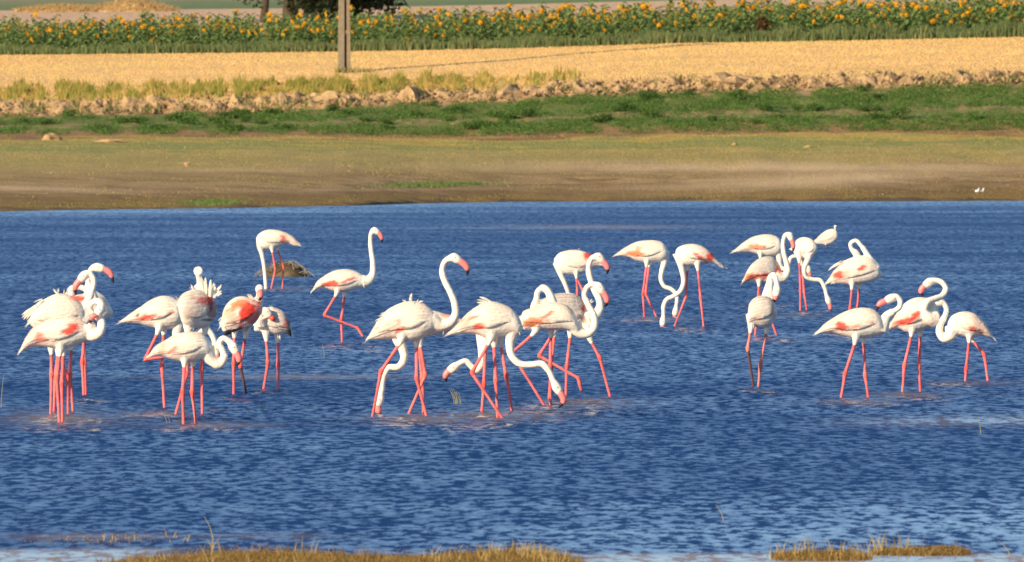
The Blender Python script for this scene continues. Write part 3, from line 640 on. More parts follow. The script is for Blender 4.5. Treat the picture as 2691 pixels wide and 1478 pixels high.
FL('7', 914, [(808,530,552),(850,460,550),(920,385,552),(1000,345,557),(1080,330,547),(1150,350,532),(1200,400,512),(1232,470,494),(1242,480,490)],
   [(1180,440),(1130,345),(1080,265),(1025,215),(990,235),(997,280)], (1025,308), [(1045,330),(1060,347),(1072,362)],
   [[(1000,565),(985,730),(978,910)],[(1055,560),(1045,740),(1040,910)]], 'preening flamingo with neck folded back over its shoulders behind the right-hand trio',
   [(890,480,40,26,-20,'r'),(1070,425,36,13,-18,'r'),(950,460,20,25,0,'p')], [(900,390,-75,35,3,.15),(930,375,-40,15,3,.2),(870,540,-30,8,4,.2)])
# --- right-hand trio
FL('8', 1285, [(108,640,663),(160,580,657),(250,515,652),(360,450,682),(480,412,707),(590,408,697),(680,440,682),(735,510,672),(767,590,640)],
   [(720,630),(752,560),(785,490),(850,445),(912,395),(914,335),(878,300)], (832,312), [(772,340),(715,370),(684,434)],
   [[(480,720),(375,1050),(335,1285)],[(560,712),(575,1070),(605,1285)]], 'nearest flamingo of the right-hand trio, bill laid back over its own shoulder to the left',
   [(335,590,62,34,12,'r'),(460,592,62,9,-18,'r',.7),(630,545,48,6,-15,'r',.5),(340,620,60,7,8,'k',.7)])
FL('8', 1228, [(763,615,642),(830,540,622),(900,430,612),(980,345,648),(1080,305,638),(1170,310,612),(1240,340,584),(1285,410,548),(1302,460,520)],
   [(1250,520,-.08),(1190,500,-.12),(1145,440,-.13),(1165,360,-.13),(1250,320,-.08),(1330,285,-.03),(1362,215),(1318,155),(1255,140)], (1203,155), [(1157,190),(1120,240),(1132,299)],
   [[(1030,640),(955,970),(935,1230)],[(1115,640),(1100,980),(1115,1225)]], 'middle flamingo of the right-hand trio with a coiled neck and vivid red wing bar',
   [(950,545,110,32,-18,'r'),(1060,475,55,30,-50,'r')])
FL('8', 1122, [(1818,682,704),(1770,590,692),(1700,510,677),(1620,455,697),(1550,443,692),(1480,455,672),(1420,485,652),(1390,530,615),(1380,560,592)],
   [(1430,610),(1400,680),(1345,705),(1300,650),(1308,570),(1350,490),(1368,420),(1338,362)], (1298,350), [(1252,360),(1210,385),(1190,420)],
   [[(1590,700),(1560,1000),(1550,1120)],[(1605,700),(1742,870),(1775,1125)]], 'smaller flamingo at the far right facing left, head behind its neighbour',
   [(1610,615,42,22,20,'r',.85),(1690,635,50,14,25,'o',.7)])
# --- small white bird standing behind the right-hand cluster
FL('7', 262, [(712,212,240),(760,165,243),(810,132,247),(850,125,235),(880,140,210),(888,165,195)], [(860,165),(868,140)], (867,103), [(885,102),(895,104),(905,106)],
   [[(795,235),(796,250),(797,264)],[(825,235),(826,250),(827,264)]], 'small plain white waterbird standing upright behind the right-hand flamingos', name='white_waterbird', cat='bird', group='small white birds', k=.55, hw=.16, leg_col=np.array([.3, .25, .15]), bill_col=(.1, .1, .08), bill_cols=False)

# ------------------------------------------------------------------ hummock and foreground islets
def mound(name, V0, rx, ry, h, seed, parent=None, colr=(.16, .10, .045), lump=.35):
    n, m_ = 34, 9; V = []; F = []
    for i in range(m_):
        r = 1 - i / (m_ - 1)
        for j in range(n):
            a = 2 * math.pi * j / n; x, y = rx * r * math.cos(a), ry * r * math.sin(a)
            z = h * (1 - r ** 1.8) * (1 + lump * mnoise.fractal(Vector((x * 2.2 + seed, y * 2.2, seed)), 1, 2, 3)) - (.05 if r > .97 else 0)
            V.append((x, y, z))
    for i in range(m_ - 1):
        for j in range(n): F.append((i*n + j, i*n + (j+1) % n, (i+1)*n + (j+1) % n, (i+1)*n + j))
    F.append(tuple((m_-1)*n + j for j in range(n)))
    C = np.array(colr) * (1 + .3 * R.uniform(-1, 1, (len(V), 1)))
    return mesh_obj(name, V, F, M_EARTH, parent, C, True, V0), np.array(V)

def blades(n, pos, hgt, wid, lean, cols, tri=2):
    """n bent blades at pos (n,3): arrays of height, width; returns V, F, C"""
    a = R.uniform(0, 2 * math.pi, n); b = R.uniform(-.8, .8, n)
    px = np.stack([np.cos(b), np.sin(b) * .5, 0 * b], 1); ld = np.stack([np.cos(a), np.sin(a), 0 * a], 1) * (lean * hgt * R.uniform(.2, 1, n))[:, None]
    up = np.array([0, 0, 1.]) * hgt[:, None]
    p0 = pos - px * wid[:, None] / 2; p1 = pos + px * wid[:, None] / 2
    md = pos + up * .55 + ld * .35
    p2 = md + px * wid[:, None] * .4; p3 = md - px * wid[:, None] * .4; p4 = pos + up + ld
    V = np.stack([p0, p1, p2, p3, p4], 1).reshape(-1, 3)
    k = np.arange(n) * 5
    F = np.concatenate([np.stack([k, k+1, k+2], 1), np.stack([k, k+2, k+3], 1), np.stack([k+3, k+2, k+4], 1)])
    return V, F, np.repeat(cols, 5, 0)

def pick(cols, n, var=.15):
    c = np.array(cols)[R.integers(0, len(cols), n)]
    return np.clip(c * (1 + var * R.uniform(-1, 1, (n, 1))), 0, 1)

DRY = [(.26, .165, .05), (.20, .10, .03), (.24, .16, .045), (.34, .24, .09), (.15, .075, .025), (.16, .12, .035)]
def islet(label, px0, px1, py, hmax, ridge, n, depth, name='grass_islet', hgt=(.03, .09), tops=None):
    D = dist(py); mpp = D / FPX; xc = (px0 + px1) / 2
    root = empty(name, ((xc - CXP) * mpp, D, 0)); tag(root, label, 'islet', 'grassy islets at the water edge')
    rx = (px1 - px0) / 2 * mpp; nx, ny = 70, 15; V = []
    def height(u, v):                                   # u -1..1 across, v -1..1 in depth
        rim = max(0, 1 - abs(v) ** 2.2 - abs(u) ** 6); px = xc + u * (px1 - px0) / 2
        return np.interp(px, [r[0] for r in ridge], [r[1] for r in ridge]) * hmax * rim ** .7
    for i in range(ny):
        for j in range(nx):
            v, u = -1 + 2 * i / (ny - 1), -1 + 2 * j / (nx - 1)
            V.append((u * rx, v * depth, height(u, v) * (1 + .35 * mnoise.fractal(Vector((u * rx * 3, v * 4, py)), 1, 2, 3)) - .012))
    F = [(i*nx + j, i*nx + j + 1, (i+1)*nx + j + 1, (i+1)*nx + j) for i in range(ny - 1) for j in range(nx - 1)]
    C = np.array((.13, .085, .035)) * (1 + .35 * R.uniform(-1, 1, (len(V), 1)))
    mesh_obj('mud', V, F, M_EARTH, root, C, True)
    u, v = R.uniform(-1, 1, n), R.uniform(-.95, .95, n); z = np.array([height(a, b) for a, b in zip(u, v)])
    keep = z > .004; u, v, z = u[keep], v[keep], z[keep]; m_ = len(u)
    pos = np.stack([u * rx, v * depth, z - .01], 1)
    hh = R.uniform(*hgt, m_) * (1 + 1.2 * (R.random(m_) < .05)); V, F, C = blades(m_, pos, hh, R.uniform(.003, .008, m_), .9, pick(DRY, m_, .3))
    o = mesh_obj('grass', V, F, M_STRAW, root, C); o['kind'] = 'stuff'
    if tops:
        pos = []; hh = []
        for (tx, cnt, ht) in tops:
            for _ in range(cnt):
                uu = (tx + R.normal(0, 22) - xc) / ((px1 - px0) / 2); vv = R.uniform(-.6, .6)
                if abs(uu) < 1: pos.append((uu * rx, vv * depth, height(uu, vv) - .005)); hh.append(ht * R.uniform(.5, 1.1))
        V, F, C = blades(len(pos), np.array(pos), np.array(hh), np.full(len(pos), .006), .55, pick([(.42, .31, .12), (.34, .25, .09)], len(pos)))
        o = mesh_obj('seed_stems', V, F, M_STRAW, root, C); o['kind'] = 'stuff'
    return root

islet('long brown-green grassy islet along the bottom edge, hump with tall dry stems', 190, 1570, 1502, .108,
      [(190, 0), (330, .2), (480, .45), (560, .62), (700, .68), (850, .6), (930, .42), (1080, .33), (1170, .5), (1260, .66), (1380, .8), (1460, .72), (1540, .4), (1570, 0)],
      40000, 1.5, hgt=(.012, .042), tops=[(1290, 40, .09), (1380, 45, .1), (1450, 40, .09), (1500, 18, .07), (1150, 25, .1), (560, 10, .14), (800, 8, .13), (400, 14, .08)])
islet('small low grassy islet near the bottom right corner', 2010, 2300, 1466, .022, [(2010, .1), (2060, .6), (2150, 1), (2220, .9), (2300, .3)], 2600, .55, tops=[(2045, 6, .1), (2110, 14, .12), (2200, 10, .11), (2270, 9, .12)], hgt=(.01, .035))
islet('narrow reddish grass islet at the bottom right with a peaked end', 2280, 2560, 1455, .035, [(2280, .3), (2350, .6), (2420, .7), (2490, 1), (2530, .7), (2560, .1)], 2200, .35, tops=[(2290, 9, .13), (2320, 9, .13), (2370, 8, .1)], hgt=(.01, .03))
islet('thin strip of drowned brown grass near the lower left edge', 10, 470, 1420, .012, [(10, .4), (120, .6), (230, 1), (330, .9), (470, .4)], 500, 1.0, tops=[(455, 3, .06), (300, 4, .05), (400, 3, .05)], hgt=(.004, .014))

hm = empty('grass_hummock', tuple(P(748, 727, dist(727)))); tag(hm, 'dark earthy hummock topped with bleached dry stems behind the left feeding flamingo', 'hummock')
mound('mound', (0, 0, 0), .42, .5, .25, 3.3, hm, (.13, .095, .06))
mb = MB()
for q in range(46):
    a = R.uniform(-1, 1); b = R.uniform(-.4, .3); x0 = a * .3; z0 = .22 * (1 - abs(a) ** 1.6)
    d = np.sign(a + .25 * R.normal()) * R.uniform(.06, .22)
    p = crom([(x0, b * .6 - .05, z0), (x0 + d * .6, b * .7 - .1, z0 + .05 - .02 * R.random()), (x0 + d * 1.3, b - .16, z0 - .06 - .05 * R.random())], 6)
    v, f = tube(p, np.full(6, .0055), 4); mb.add(v, f, np.array([(.36, .31, .24), (.27, .23, .17), (.2, .15, .09)][q % 3]))
mb.build('dead_stems', M_STRAW, hm)
n = 1500; aa, rr_ = R.uniform(0, 2 * math.pi, n), R.random(n) ** .5
pos = np.stack([rr_ * .4 * np.cos(aa), rr_ * .48 * np.sin(aa), .22 * (1 - rr_ ** 1.8) - .02], 1)
V, F, C = blades(n, pos, R.uniform(.015, .04, n), R.uniform(.008, .016, n), .9, pick([(.16, .11, .05), (.26, .21, .13), (.09, .07, .03), (.13, .11, .045)], n))
o = mesh_obj('grass', V, F, M_STRAW, hm, C); o['kind'] = 'stuff'

def reed(px, py, htpx, leanpx, label, n=1):
    D = dist(py); mpp = D / FPX; mb = MB()
    for q in range(n):
        s = R.uniform(.6, 1) if q else 1; dx = R.uniform(-14, 14) * mpp if q else 0
        p = crom([(dx, 0, -.08), (dx + leanpx * mpp * .4 * s, 0, htpx * mpp * .5 * s), (dx + leanpx * mpp * s + (R.uniform(-8, 8) * mpp if q else 0), 0, htpx * mpp * s)], 7)
        v, f = tube(p, np.linspace(.004, .0015, 7), 5); mb.add(v, f, np.array((.36, .33, .15)))
    o = mb.build('reed', M_STRAW, loc=((px - CXP) * mpp, D, 0)); tag(o, label, 'reed', 'reeds standing in the water')
reed(2, 1072, 86, 8, 'tall thin reed at the left picture edge beside the leftmost flamingos')
reed(853, 938, 34, -6, 'thin bent reed left of the striding flamingo', 1)
reed(1205, 1062, 40, -14, 'tuft of short reeds under the head of the leftward low-held flamingo', 7)
reed(440, 1112, 22, -10, 'short leaning reed left of the nearest flamingo of the second group', 2)
reed(592, 1112, 18, 3, 'short upright reed right of the nearest flamingo of the second group', 2)
reed(562, 1414, 58, -26, 'slanting dry reed near the bottom left')
reed(565, 1462, 46, -22, 'slanting dry reed growing through the bottom grass islet')
reed(492, 1425, 20, 6, 'tiny dry reed tuft between the two left grass islets', 4)
reed(1905, 1370, 44, -24, 'lone slanting reed in open water at lower right')
reed(2578, 1140, 42, -6, 'lone upright reed by the smooth lane of water at right')
reed(2662, 1462, 40, -40, 'slanting reed in the bottom right corner')
reed(690, 1070, 14, -10, 'short broken reeds right of the small flamingo with grey-shaded back', 4)

# ------------------------------------------------------------------ far bank vegetation
def leaf_cloud(n, cen, rad, size, cols, droop=.3):
    """n leaf quads scattered round the given centres"""
    d = R.normal(size=(n, 3)); d /= np.linalg.norm(d, axis=1)[:, None]; r = R.random(n) ** .45
    p = cen + d * r[:, None] * rad
    ax = R.normal(size=(n, 3)); ax[:, 2] *= .6; ax /= np.linalg.norm(ax, axis=1)[:, None]
    bx = np.cross(ax, R.normal(size=(n, 3))); bx /= np.linalg.norm(bx, axis=1)[:, None]
    s = size[:, None]
    V = np.stack([p - ax * s, p + bx * s * .45, p + ax * s, p - bx * s * .45], 1).reshape(-1, 3)
    k = np.arange(n) * 4
    return V, np.stack([k, k+1, k+2, k+3], 1), np.repeat(cols, 4, 0)

GRN = [(.095, .20, .035), (.08, .17, .03), (.12, .22, .04), (.06, .13, .025), (.15, .22, .05)]
# low cover of weeds all along the bank (uncountable)
def scrub_cover():
    n = 19000; px = R.uniform(-700, 3400, n); t = R.random(n)
    den = np.array([mnoise.noise(Vector((a / 90., b * 3.5, 4.2))) for a, b in zip(px, t)])
    fl = np.interp(px, [0, 800, 1400, 2700], [-.12, -.05, .16, .22])
    keep = (den + fl > R.uniform(-.25, .25, n)) & ~((t > .36) & (t < .52) & (R.random(n) < .85))
    px, t = px[keep], t[keep]; n = len(px)
    c = land(1, px, t); k = 16
    h = R.uniform(.08, .22, n); cen = np.repeat(c + np.stack([0*h, 0*h, h * .55], 1), k, 0)
    V, F, C = leaf_cloud(n * k, cen, np.repeat(np.stack([R.uniform(.15, .3, n), R.uniform(.15, .3, n), h * .6], 1), k, 0), R.uniform(.02, .045, n * k), np.clip(pick(GRN, n * k, .25) * np.repeat(R.uniform(.8, 1.35, n), k)[:, None], 0, 1))
    tag(mesh_obj('bank_weeds', V, F, M_LEAF, None, C), 'dense low green weeds covering the bank behind the mud shore', 'weeds', kind='stuff')
scrub_cover()
# bushes that stand out from it
def bush_proto(seed, w, h, n=420):
    cen = np.zeros((n, 3)); k = 7
    lob = np.stack([R.uniform(-.7, .7, k) * w, R.uniform(-.5, .5, k) * w, R.uniform(.35, .75, k) * h], 1)
    cen = lob[R.integers(0, k, n)]
    V, F, C = leaf_cloud(n, cen, np.array([w * .42, w * .42, h * .4]), R.uniform(.025, .055, n), pick(GRN, n, .3) * R.uniform(.8, 1.1))
    V[:, 2] = np.maximum(V[:, 2], 0.0)
    me = mesh_obj('foliage', V, F, M_LEAF, None, C)
    mesh = me.data; bpy.data.objects.remove(me)
    mb = MB()
    for q in range(5):
        e = lob[q]; p = crom([(0, 0, -.05), e * .5 + np.array([0, 0, .02]), e], 6); v, f = tube(p, np.linspace(.014, .005, 6), 5); mb.add(v, f, (.16, .11, .06))
    s = mb.build('stems', M_BARK); sm_ = s.data; bpy.data.objects.remove(s)
    return mesh, sm_
BP = [bush_proto(i, R.uniform(.32, .6), R.uniform(.22, .42)) for i in range(6)]
bp_px = np.concatenate([R.uniform(-20, 2710, 46), np.array([60, 190, 270, 330, 420, 500, 640, 720, 1020, 1130, 1560, 1870, 2100, 2300])])
for i, px in enumerate(bp_px):
    t = R.uniform(.15, .95); q = land(1, px, t); a, b = BP[i % 6]
    r = empty('bush', q - np.array([0, 0, .03])); r.rotation_euler.z = R.uniform(0, 6.28); s = R.uniform(.75, 1.25); r.scale = (s, s, s * R.uniform(.8, 1.1))
    tag(r, 'rounded green bush in the weedy belt between shore and earth ridge', 'bush', 'bushes on the far bank')
    link('foliage', a, r); link('stems', b, r)

# earth clods along the ridge
def clod_proto(seed):
    u, v_ = 11, 7; V = []; F = []
    for i in range(v_ + 1):
        ph = math.pi * i / v_
        for j in range(u):
            a = 2 * math.pi * j / u; d = Vector((math.sin(ph) * math.cos(a), math.sin(ph) * math.sin(a), math.cos(ph)))
            r = 1 + .55 * mnoise.fractal(d * 1.3 + Vector((seed * 5.1, 0, 0)), 1, 2, 3) + .25 * mnoise.noise(d * 4 + Vector((seed, 3, 0)))
            r = round(r * 5) / 5 * .4 + r * .6
            V.append(tuple(d * r))
    for i in range(v_):
        for j in range(u): F.append((i*u + j, (i+1)*u + j, (i+1)*u + (j+1) % u, i*u + (j+1) % u))
    C = np.array((.42, .28, .15)) * (1 + .25 * R.uniform(-1, 1, (len(V), 1)))
    o = mesh_obj('earth_clod', V, F, M_EARTH, None, C); me = o.data; bpy.data.objects.remove(o); return me
CP = [clod_proto(i + 1) for i in range(8)]
cl_px = np.concatenate([R.uniform(-30, 2720, 60), R.uniform(1450, 2700, 50)])
for i, px in enumerate(cl_px):
    t = R.uniform(.1, 1.0) if px > 1400 else R.uniform(.2, .95)
    q = land(2, px, t); s = R.uniform(.08, .22) * (1.25 if i % 9 == 0 else 1)
    o = link('earth_clod', CP[i % 8], loc=q + np.array([0, 0, s * .15])); o.scale = (s * R.uniform(.9, 1.6), s, s * R.uniform(.65, 1.15)); o.rotation_euler = (R.uniform(-.3, .3), R.uniform(-.35, .35), R.uniform(0, 6.28))
    tag(o, 'rough tan earth clod on the broken ridge below the stubble field', 'clod', 'clods along the earth ridge')
for px, w, wh in ((1350, .62, 'pointed heap at picture centre'), (845, .55, 'heap below the concrete pole, on its left'), (1080, .6, 'heap right of the concrete pole'), (740, .5, 'heap left of the concrete pole'), (1925, .62, 'heap above the paired flamingos at right'), (2330, .6, 'heap above the right-hand trio'), (2600, .5, 'rightmost heap'), (150, .4, 'leftmost heap')):
    q = land(2, px, .6); o = link('earth_mound', CP[int(px) % 8], loc=q - np.array([0, 0, .12])); o.scale = (w * 1.35, w * .8, w * .85); o.rotation_euler = (0, .1, px * .01)
    tag(o, 'pale dug earth on the broken ridge, ' + wh, 'earth heap', 'larger heaps on the earth ridge')

def crumbs():
    n = 2600; px = R.uniform(-500, 3200, n); t = R.random(n) ** 1.3; s_ = R.uniform(.02, .075, n) * (1 + (R.random(n) < .06)); c = land(2, px, t) + np.stack([0*s_, -.12 + 0*s_, s_ * .5 + R.uniform(0, .12, n)], 1)
    b = np.array([(1, 0, -.3), (-.4, .9, -.3), (-.5, -.9, -.35), (.1, .1, 1), (.5, -.7, .5)]); V = (b[None] * s_[:, None, None] * (1 + .4 * R.uniform(-1, 1, (n, 5, 3))) + c[:, None]).reshape(-1, 3)
    k = np.arange(n)[:, None] * 5; F = np.concatenate([k + np.array(f) for f in ((0, 1, 3), (1, 2, 3), (2, 4, 3), (4, 0, 3), (0, 4, 2), (0, 2, 1))])
    tag(mesh_obj('soil_crumbs', V, F, M_EARTH, None, np.repeat(pick([(.40, .27, .14), (.33, .21, .11), (.46, .32, .18), (.25, .17, .1)], n), 5, 0)), 'crumbled soil lumps strewn along the broken earth ridge', 'soil', kind='stuff')
crumbs()
def ridge_tufts():
    n = 5200; px = R.uniform(-500, 3000, n); t = R.random(n); den = np.array([mnoise.noise(Vector((a / 55., b * 1.5, 8.8))) for a, b in zip(px, t)])
    keep = den > np.interp(px, [0, 700, 1500, 2700], [.12, .18, .30, .32]); px, t = px[keep], t[keep]; n = len(px); pos = land(2, px, t) + np.array([0, -.15, .02])
    V, F, C = blades(n, pos, R.uniform(.1, .3, n), R.uniform(.03, .06, n), .6, pick([(.14, .18, .05), (.2, .2, .06), (.3, .25, .09)], n, .2))
    tag(mesh_obj('ridge_tufts', V, F, M_LEAF, None, C), 'green and dry grass tufts sprouting between clods of the earth ridge', 'grass', kind='stuff')
ridge_tufts()
# yellow-green weeds in front of the stubble on the left
def ridge_weeds():
    n = 26000; px = R.uniform(-800, 1560, n); t = R.uniform(0, .30, n) ** 1.0
    den = np.array([mnoise.noise(Vector((a / 70., 0, 7.7))) for a in px]); fade = np.interp(px, [1100, 1500], [1, .15])
    keep = R.random(n) < fade * np.clip(.75 + den, .1, 1); px, t, den = px[keep], t[keep], den[keep]; n = len(px)
    pos = land(4, px, t - 0.02 * 0); clump = np.array([mnoise.noise(Vector((a / 28., b * 30, 1.7))) for a, b in zip(px, t)])
    tl = np.array([mnoise.noise(Vector((a / 38., 2, 6.1))) for a in px]); h = np.clip(.24 + .4 * clump + .5 * tl, .07, .7) * R.uniform(.5, 1.1, n)
    g = np.clip(.5 + 1.3 * clump + R.uniform(-.3, .3, n), 0, 1)[:, None]
    C = np.array((.50, .32, .105)) * (1 - g) + np.array((.20, .205, .04)) * g
    V, F, C = blades(n, pos, h, R.uniform(.03, .07, n), .45, C * R.uniform(.8, 1.2, (n, 1)))
    tag(mesh_obj('ridge_weeds', V, F, M_STRAW, None, C), 'yellow-green dry weeds fringing the stubble field on the left', 'weeds', kind='stuff')
ridge_weeds()
def stubble():
    n = 75000; px = R.uniform(-500, 3200, n); t = R.random(n); pos = land(4, px, t)
    rowmod = np.array([mnoise.noise(Vector((a / 400., b * 10, .3))) for a, b in zip(px, t)])
    C = pick([(.72, .47, .19), (.68, .44, .17), (.76, .52, .24), (.64, .42, .17)], n, .08) * (1 + .25 * rowmod)[:, None]
    gm = np.clip((rowmod - .25) * 3, 0, .5)[:, None]; C = C * (1 - gm) + np.array((.45, .42, .12)) * gm
    V, F, C = blades(n, pos, R.uniform(.025, .06, n), R.uniform(.02, .045, n), .3, np.clip(C, 0, 1))
    tag(mesh_obj('stubble', V, F, M_STRAW, None, C), 'golden cut cereal stubble covering the sunlit field', 'stubble', kind='stuff')
stubble()
def shore_turf():
    n = 60000; px = R.uniform(-600, 3300, n); t = R.uniform(.03, 1, n)
    den = np.array([mnoise.noise(Vector((a / 220., b * 9, 2.2))) for a, b in zip(px, t)])
    band = np.interp(t, [0, .1, .2, .45, .6, .9, 1], [.5, .25, -.1, -.1, .25, .35, .3])
    keep = den * .8 + band > R.uniform(-.1, .8, n); px, t, den = px[keep], t[keep], den[keep]; n = len(px)
    pos = land(0, px, t); C = pick([(.26, .23, .07), (.33, .26, .085), (.22, .21, .06), (.37, .28, .10)], n, .15)
    low = t < .14; C[low] = pick([(.2, .14, .05), (.27, .17, .06), (.16, .2, .05)], low.sum(), .2)
    V, F, C = blades(n, pos, R.uniform(.015, .05, n), R.uniform(.02, .05, n), .6, C)
    tag(mesh_obj('shore_turf', V, F, M_STRAW, None, C), 'sparse short olive turf scattered over the mud shore', 'turf', kind='stuff')
    for (x, tt, rx) in ((560, .06, 60), (1150, .27, 110)):
        n = 900; px = x + R.normal(0, rx * .6, n); t = np.clip(tt + R.normal(0, .015, n), .01, 1); pos = land(0, px, t)
        V, F, C = blades(n, pos, R.uniform(.05, .12, n), R.uniform(.03, .06, n), .5, pick([(.12, .2, .05), (.16, .22, .06)], n, .2))
        tag(mesh_obj('green_patch', V, F, M_LEAF, None, C), 'bright green grass patch on the mud, ' + ('left near the water line' if x < 900 else 'above the central flamingos'), 'grass', kind='stuff')
    n = 200; px = R.uniform(-50, 2740, n); t = R.uniform(.05, .97, n); pos = land(0, px, t)
    V, F, C = leaf_cloud(n, pos + np.array([0, 0, .03]), np.array([.02, .02, .01]), R.uniform(.02, .045, n), pick([(.5, .4, .28), (.42, .34, .22)], n))
    tag(mesh_obj('shell_litter', V, F, M_EARTH, None, C), 'pale stone and shell litter sprinkled over the mud shore', 'litter', kind='stuff')
shore_turf()

for name, px, t, sc, ci, lab in (('boulder', 135, .93, (.32, .25, .22), 2, 'pale rounded boulder on the far left of the shore'), ('flat_rock', 290, .90, (.62, .3, .10), 4, 'long flat pale slab lying right of the boulder on the shore'),
                                 ('stone', 2125, .78, (.11, .1, .08), 1, 'small tan stone on the turf at the right of the shore'), ('stone', 1930, .82, (.10, .1, .06), 3, 'small whitish stone on the shore, left of the tan one'), ('stone', 492, .57, (.08, .08, .13), 5, 'small upright brown stone on the left of the shore')):
    q = land(0, px, t); o = link(name, CP[ci], loc=q + np.array([0, 0, sc[2] * .3])); o.scale = sc; tag(o, lab, 'rock')

# two tiny gulls at the far water line
for px, py, w, lab in ((2568, 514, .075, 'left one of two tiny white birds on the mud at far right'), (2581, 515, .065, 'right one of two tiny white birds on the mud at far right')):
    q = land(0, px, .09); r = empty('shore_bird', q); tag(r, lab, 'bird', 'tiny birds at the far water line')
    v, f = tube(crom([(-w, 0, .10, .006), (-w * .4, 0, .13, .04), (w * .3, 0, .13, .045), (w * .7, 0, .19, .022), (w * .8, 0, .22, .026), (w * 1.25, 0, .215, .006)], 20)[:, :3], crom([(-w, 0, .10, .006), (-w * .4, 0, .13, .04), (w * .3, 0, .13, .045), (w * .7, 0, .19, .022), (w * .8, 0, .22, .026), (w * 1.25, 0, .215, .006)], 20)[:, 3], 8)
    b_ = MB(); b_.add(v, f, (.85, .84, .8)); b_.build('body', M_PLUM, r, True)
    for s in (-.015, .015):
        v, f = tube([(0, s, .10), (0, s, 0)], [.006, .006], 5); b_ = MB(); b_.add(v, f, (.4, .25, .1)); b_.build('leg', M_BILL, r)

# ------------------------------------------------------------------ sunflowers
def leaf_shape(base, direction, length, width, droop):
    d = np.array([math.cos(direction), math.sin(direction), 0]); s = np.array([-d[1], d[0], 0]); V = []
    for t, w in ((0, .1), (.3, 1), (.7, .75), (1, 0)):
        c = base + d * length * t + np.array([0, 0, .25 * length * t - droop * length * t * t])
        if w: V += [c - s * width * w / 2, c + np.array([0, 0, -.02]), c + s * width * w / 2]
        else: V.append(c)
    return np.array(V), [(0,1,4,3), (1,2,5,4), (3,4,7,6), (4,5,8,7), (6,7,9), (7,8,9)]
def sunflower_proto(h, seed):
    rr = np.random.default_rng(seed); st = MB(); fo = MB()
    lean = rr.uniform(-.06, .06); p = crom([(0, 0, -.05), (lean * .4, 0, h * .5), (lean, -.02, h)], 6); v, f = tube(p, np.linspace(.018, .012, 6), 5); st.add(v, f, (.16, .22, .07))
    for q in range(22):
        z = h * (.14 + .04 * q); a = q * 2.4 + rr.uniform(-.4, .4); ln_ = rr.uniform(.15, .25) * (1.1 - .35 * q / 22); g = rr.uniform(.75, 1.25)
        v, f = leaf_shape(np.array([lean * z / h, 0, z]), a, ln_, ln_ * .75, rr.uniform(.5, 1.1)); fo.add(v, f, np.array([(.19, .275, .085), (.165, .245, .075), (.22, .29, .095)][q % 3]) * g)
    return st, fo, np.array([lean, -.02, h])
def head_proto(seed, r):
    rr = np.random.default_rng(seed); m = MB(); n = 16
    for q in range(n):
        a = 2 * math.pi * q / n + rr.uniform(-.1, .1); L = r * rr.uniform(.85, 1.1); c, s = math.cos(a), math.sin(a); w = r * .24
        e = np.array([c, 0, s]); t = np.array([-s, 0, c])
        m.add([e * r * .35 - t * w * .5, e * r * .35 + t * w * .5, e * L * .75 + t * w * .45 + [0, -.02, 0], e * L * 1.05 + [0, rr.uniform(-.01, .03), 0], e * L * .75 - t * w * .45 + [0, -.02, 0]], [(0,1,2,3,4)], np.array((.95, .53, .010)) * rr.uniform(.85, 1.08))
    ring = [(r * .48 * math.cos(a), -.025, r * .48 * math.sin(a)) for a in np.linspace(0, 2 * math.pi, 10, endpoint=False)]
    m.add(ring + [(0, -.05, 0)], [(j, (j + 1) % 10, 10) for j in range(10)], (.62, .30, .015))
    back = [(r * .5 * math.cos(a), .01, r * .5 * math.sin(a)) for a in np.linspace(0, 2 * math.pi, 8, endpoint=False)]
    m.add(back + [(0, .06, 0)], [((j + 1) % 8, j, 8) for j in range(8)], (.12, .18, .05))
    return m
SP = [sunflower_proto(h, 40 + i) for i, h in enumerate((1.02, 1.12, 1.22, 1.32, 1.15, .95))]
HP = [head_proto(70 + i, r) for i, r in enumerate((.092, .08, .10, .07))]
def data_of(mb, nm, mat):
    o = mb.build(nm, mat); d = o.data; bpy.data.objects.remove(o); return d
SPd = [(data_of(a, 'stem', M_LEAF), data_of(b, 'foliage', M_LEAF), c) for a, b, c in SP]
HPd = [data_of(m, 'flower_head', M_PETAL) for m in HP]
def tall(px): return float(np.interp(px, [0, 800, 1300, 1900, 2691], [1.22, 1.26, 1.32, 1.38, 1.44]))
HEAD_DIR = math.atan2(-sdir.x, -sdir.y) * -1
cnt = 0
for row, (dd, num) in enumerate(((479.6, 100), (480.9, 100), (482.2, 96))):
    for q in range(num):
        px = -30 + 2760 * (q + R.uniform(.1, .9)) / num; i = int(R.integers(0, 6))
        base = land(5, px, (dd - D_H) / (D_F - D_H) + R.uniform(-.01, .01)); s = tall(px) * R.uniform(.72, 1.14)
        r = empty('sunflower', base); r.rotation_euler.z = R.uniform(-.6, .6); r.scale = (s, s, s)
        tag(r, 'sunflower plant in the front of the flowering field behind the stubble', 'sunflower', 'sunflowers at the front of the field')
        link('stem', SPd[i][0], r); link('foliage', SPd[i][1], r)
        if R.random() < .9:
            h_ = link('flower_head', HPd[int(R.integers(0, 4))], r, SPd[i][2] + np.array([0, -.05, -R.uniform(.0, .55) * (1 - .4 * (row == 2))])); a = HEAD_DIR * .45 + R.normal(0, .55)
            h_.rotation_euler = (R.uniform(-.1, .5), 0, a - r.rotation_euler.z)
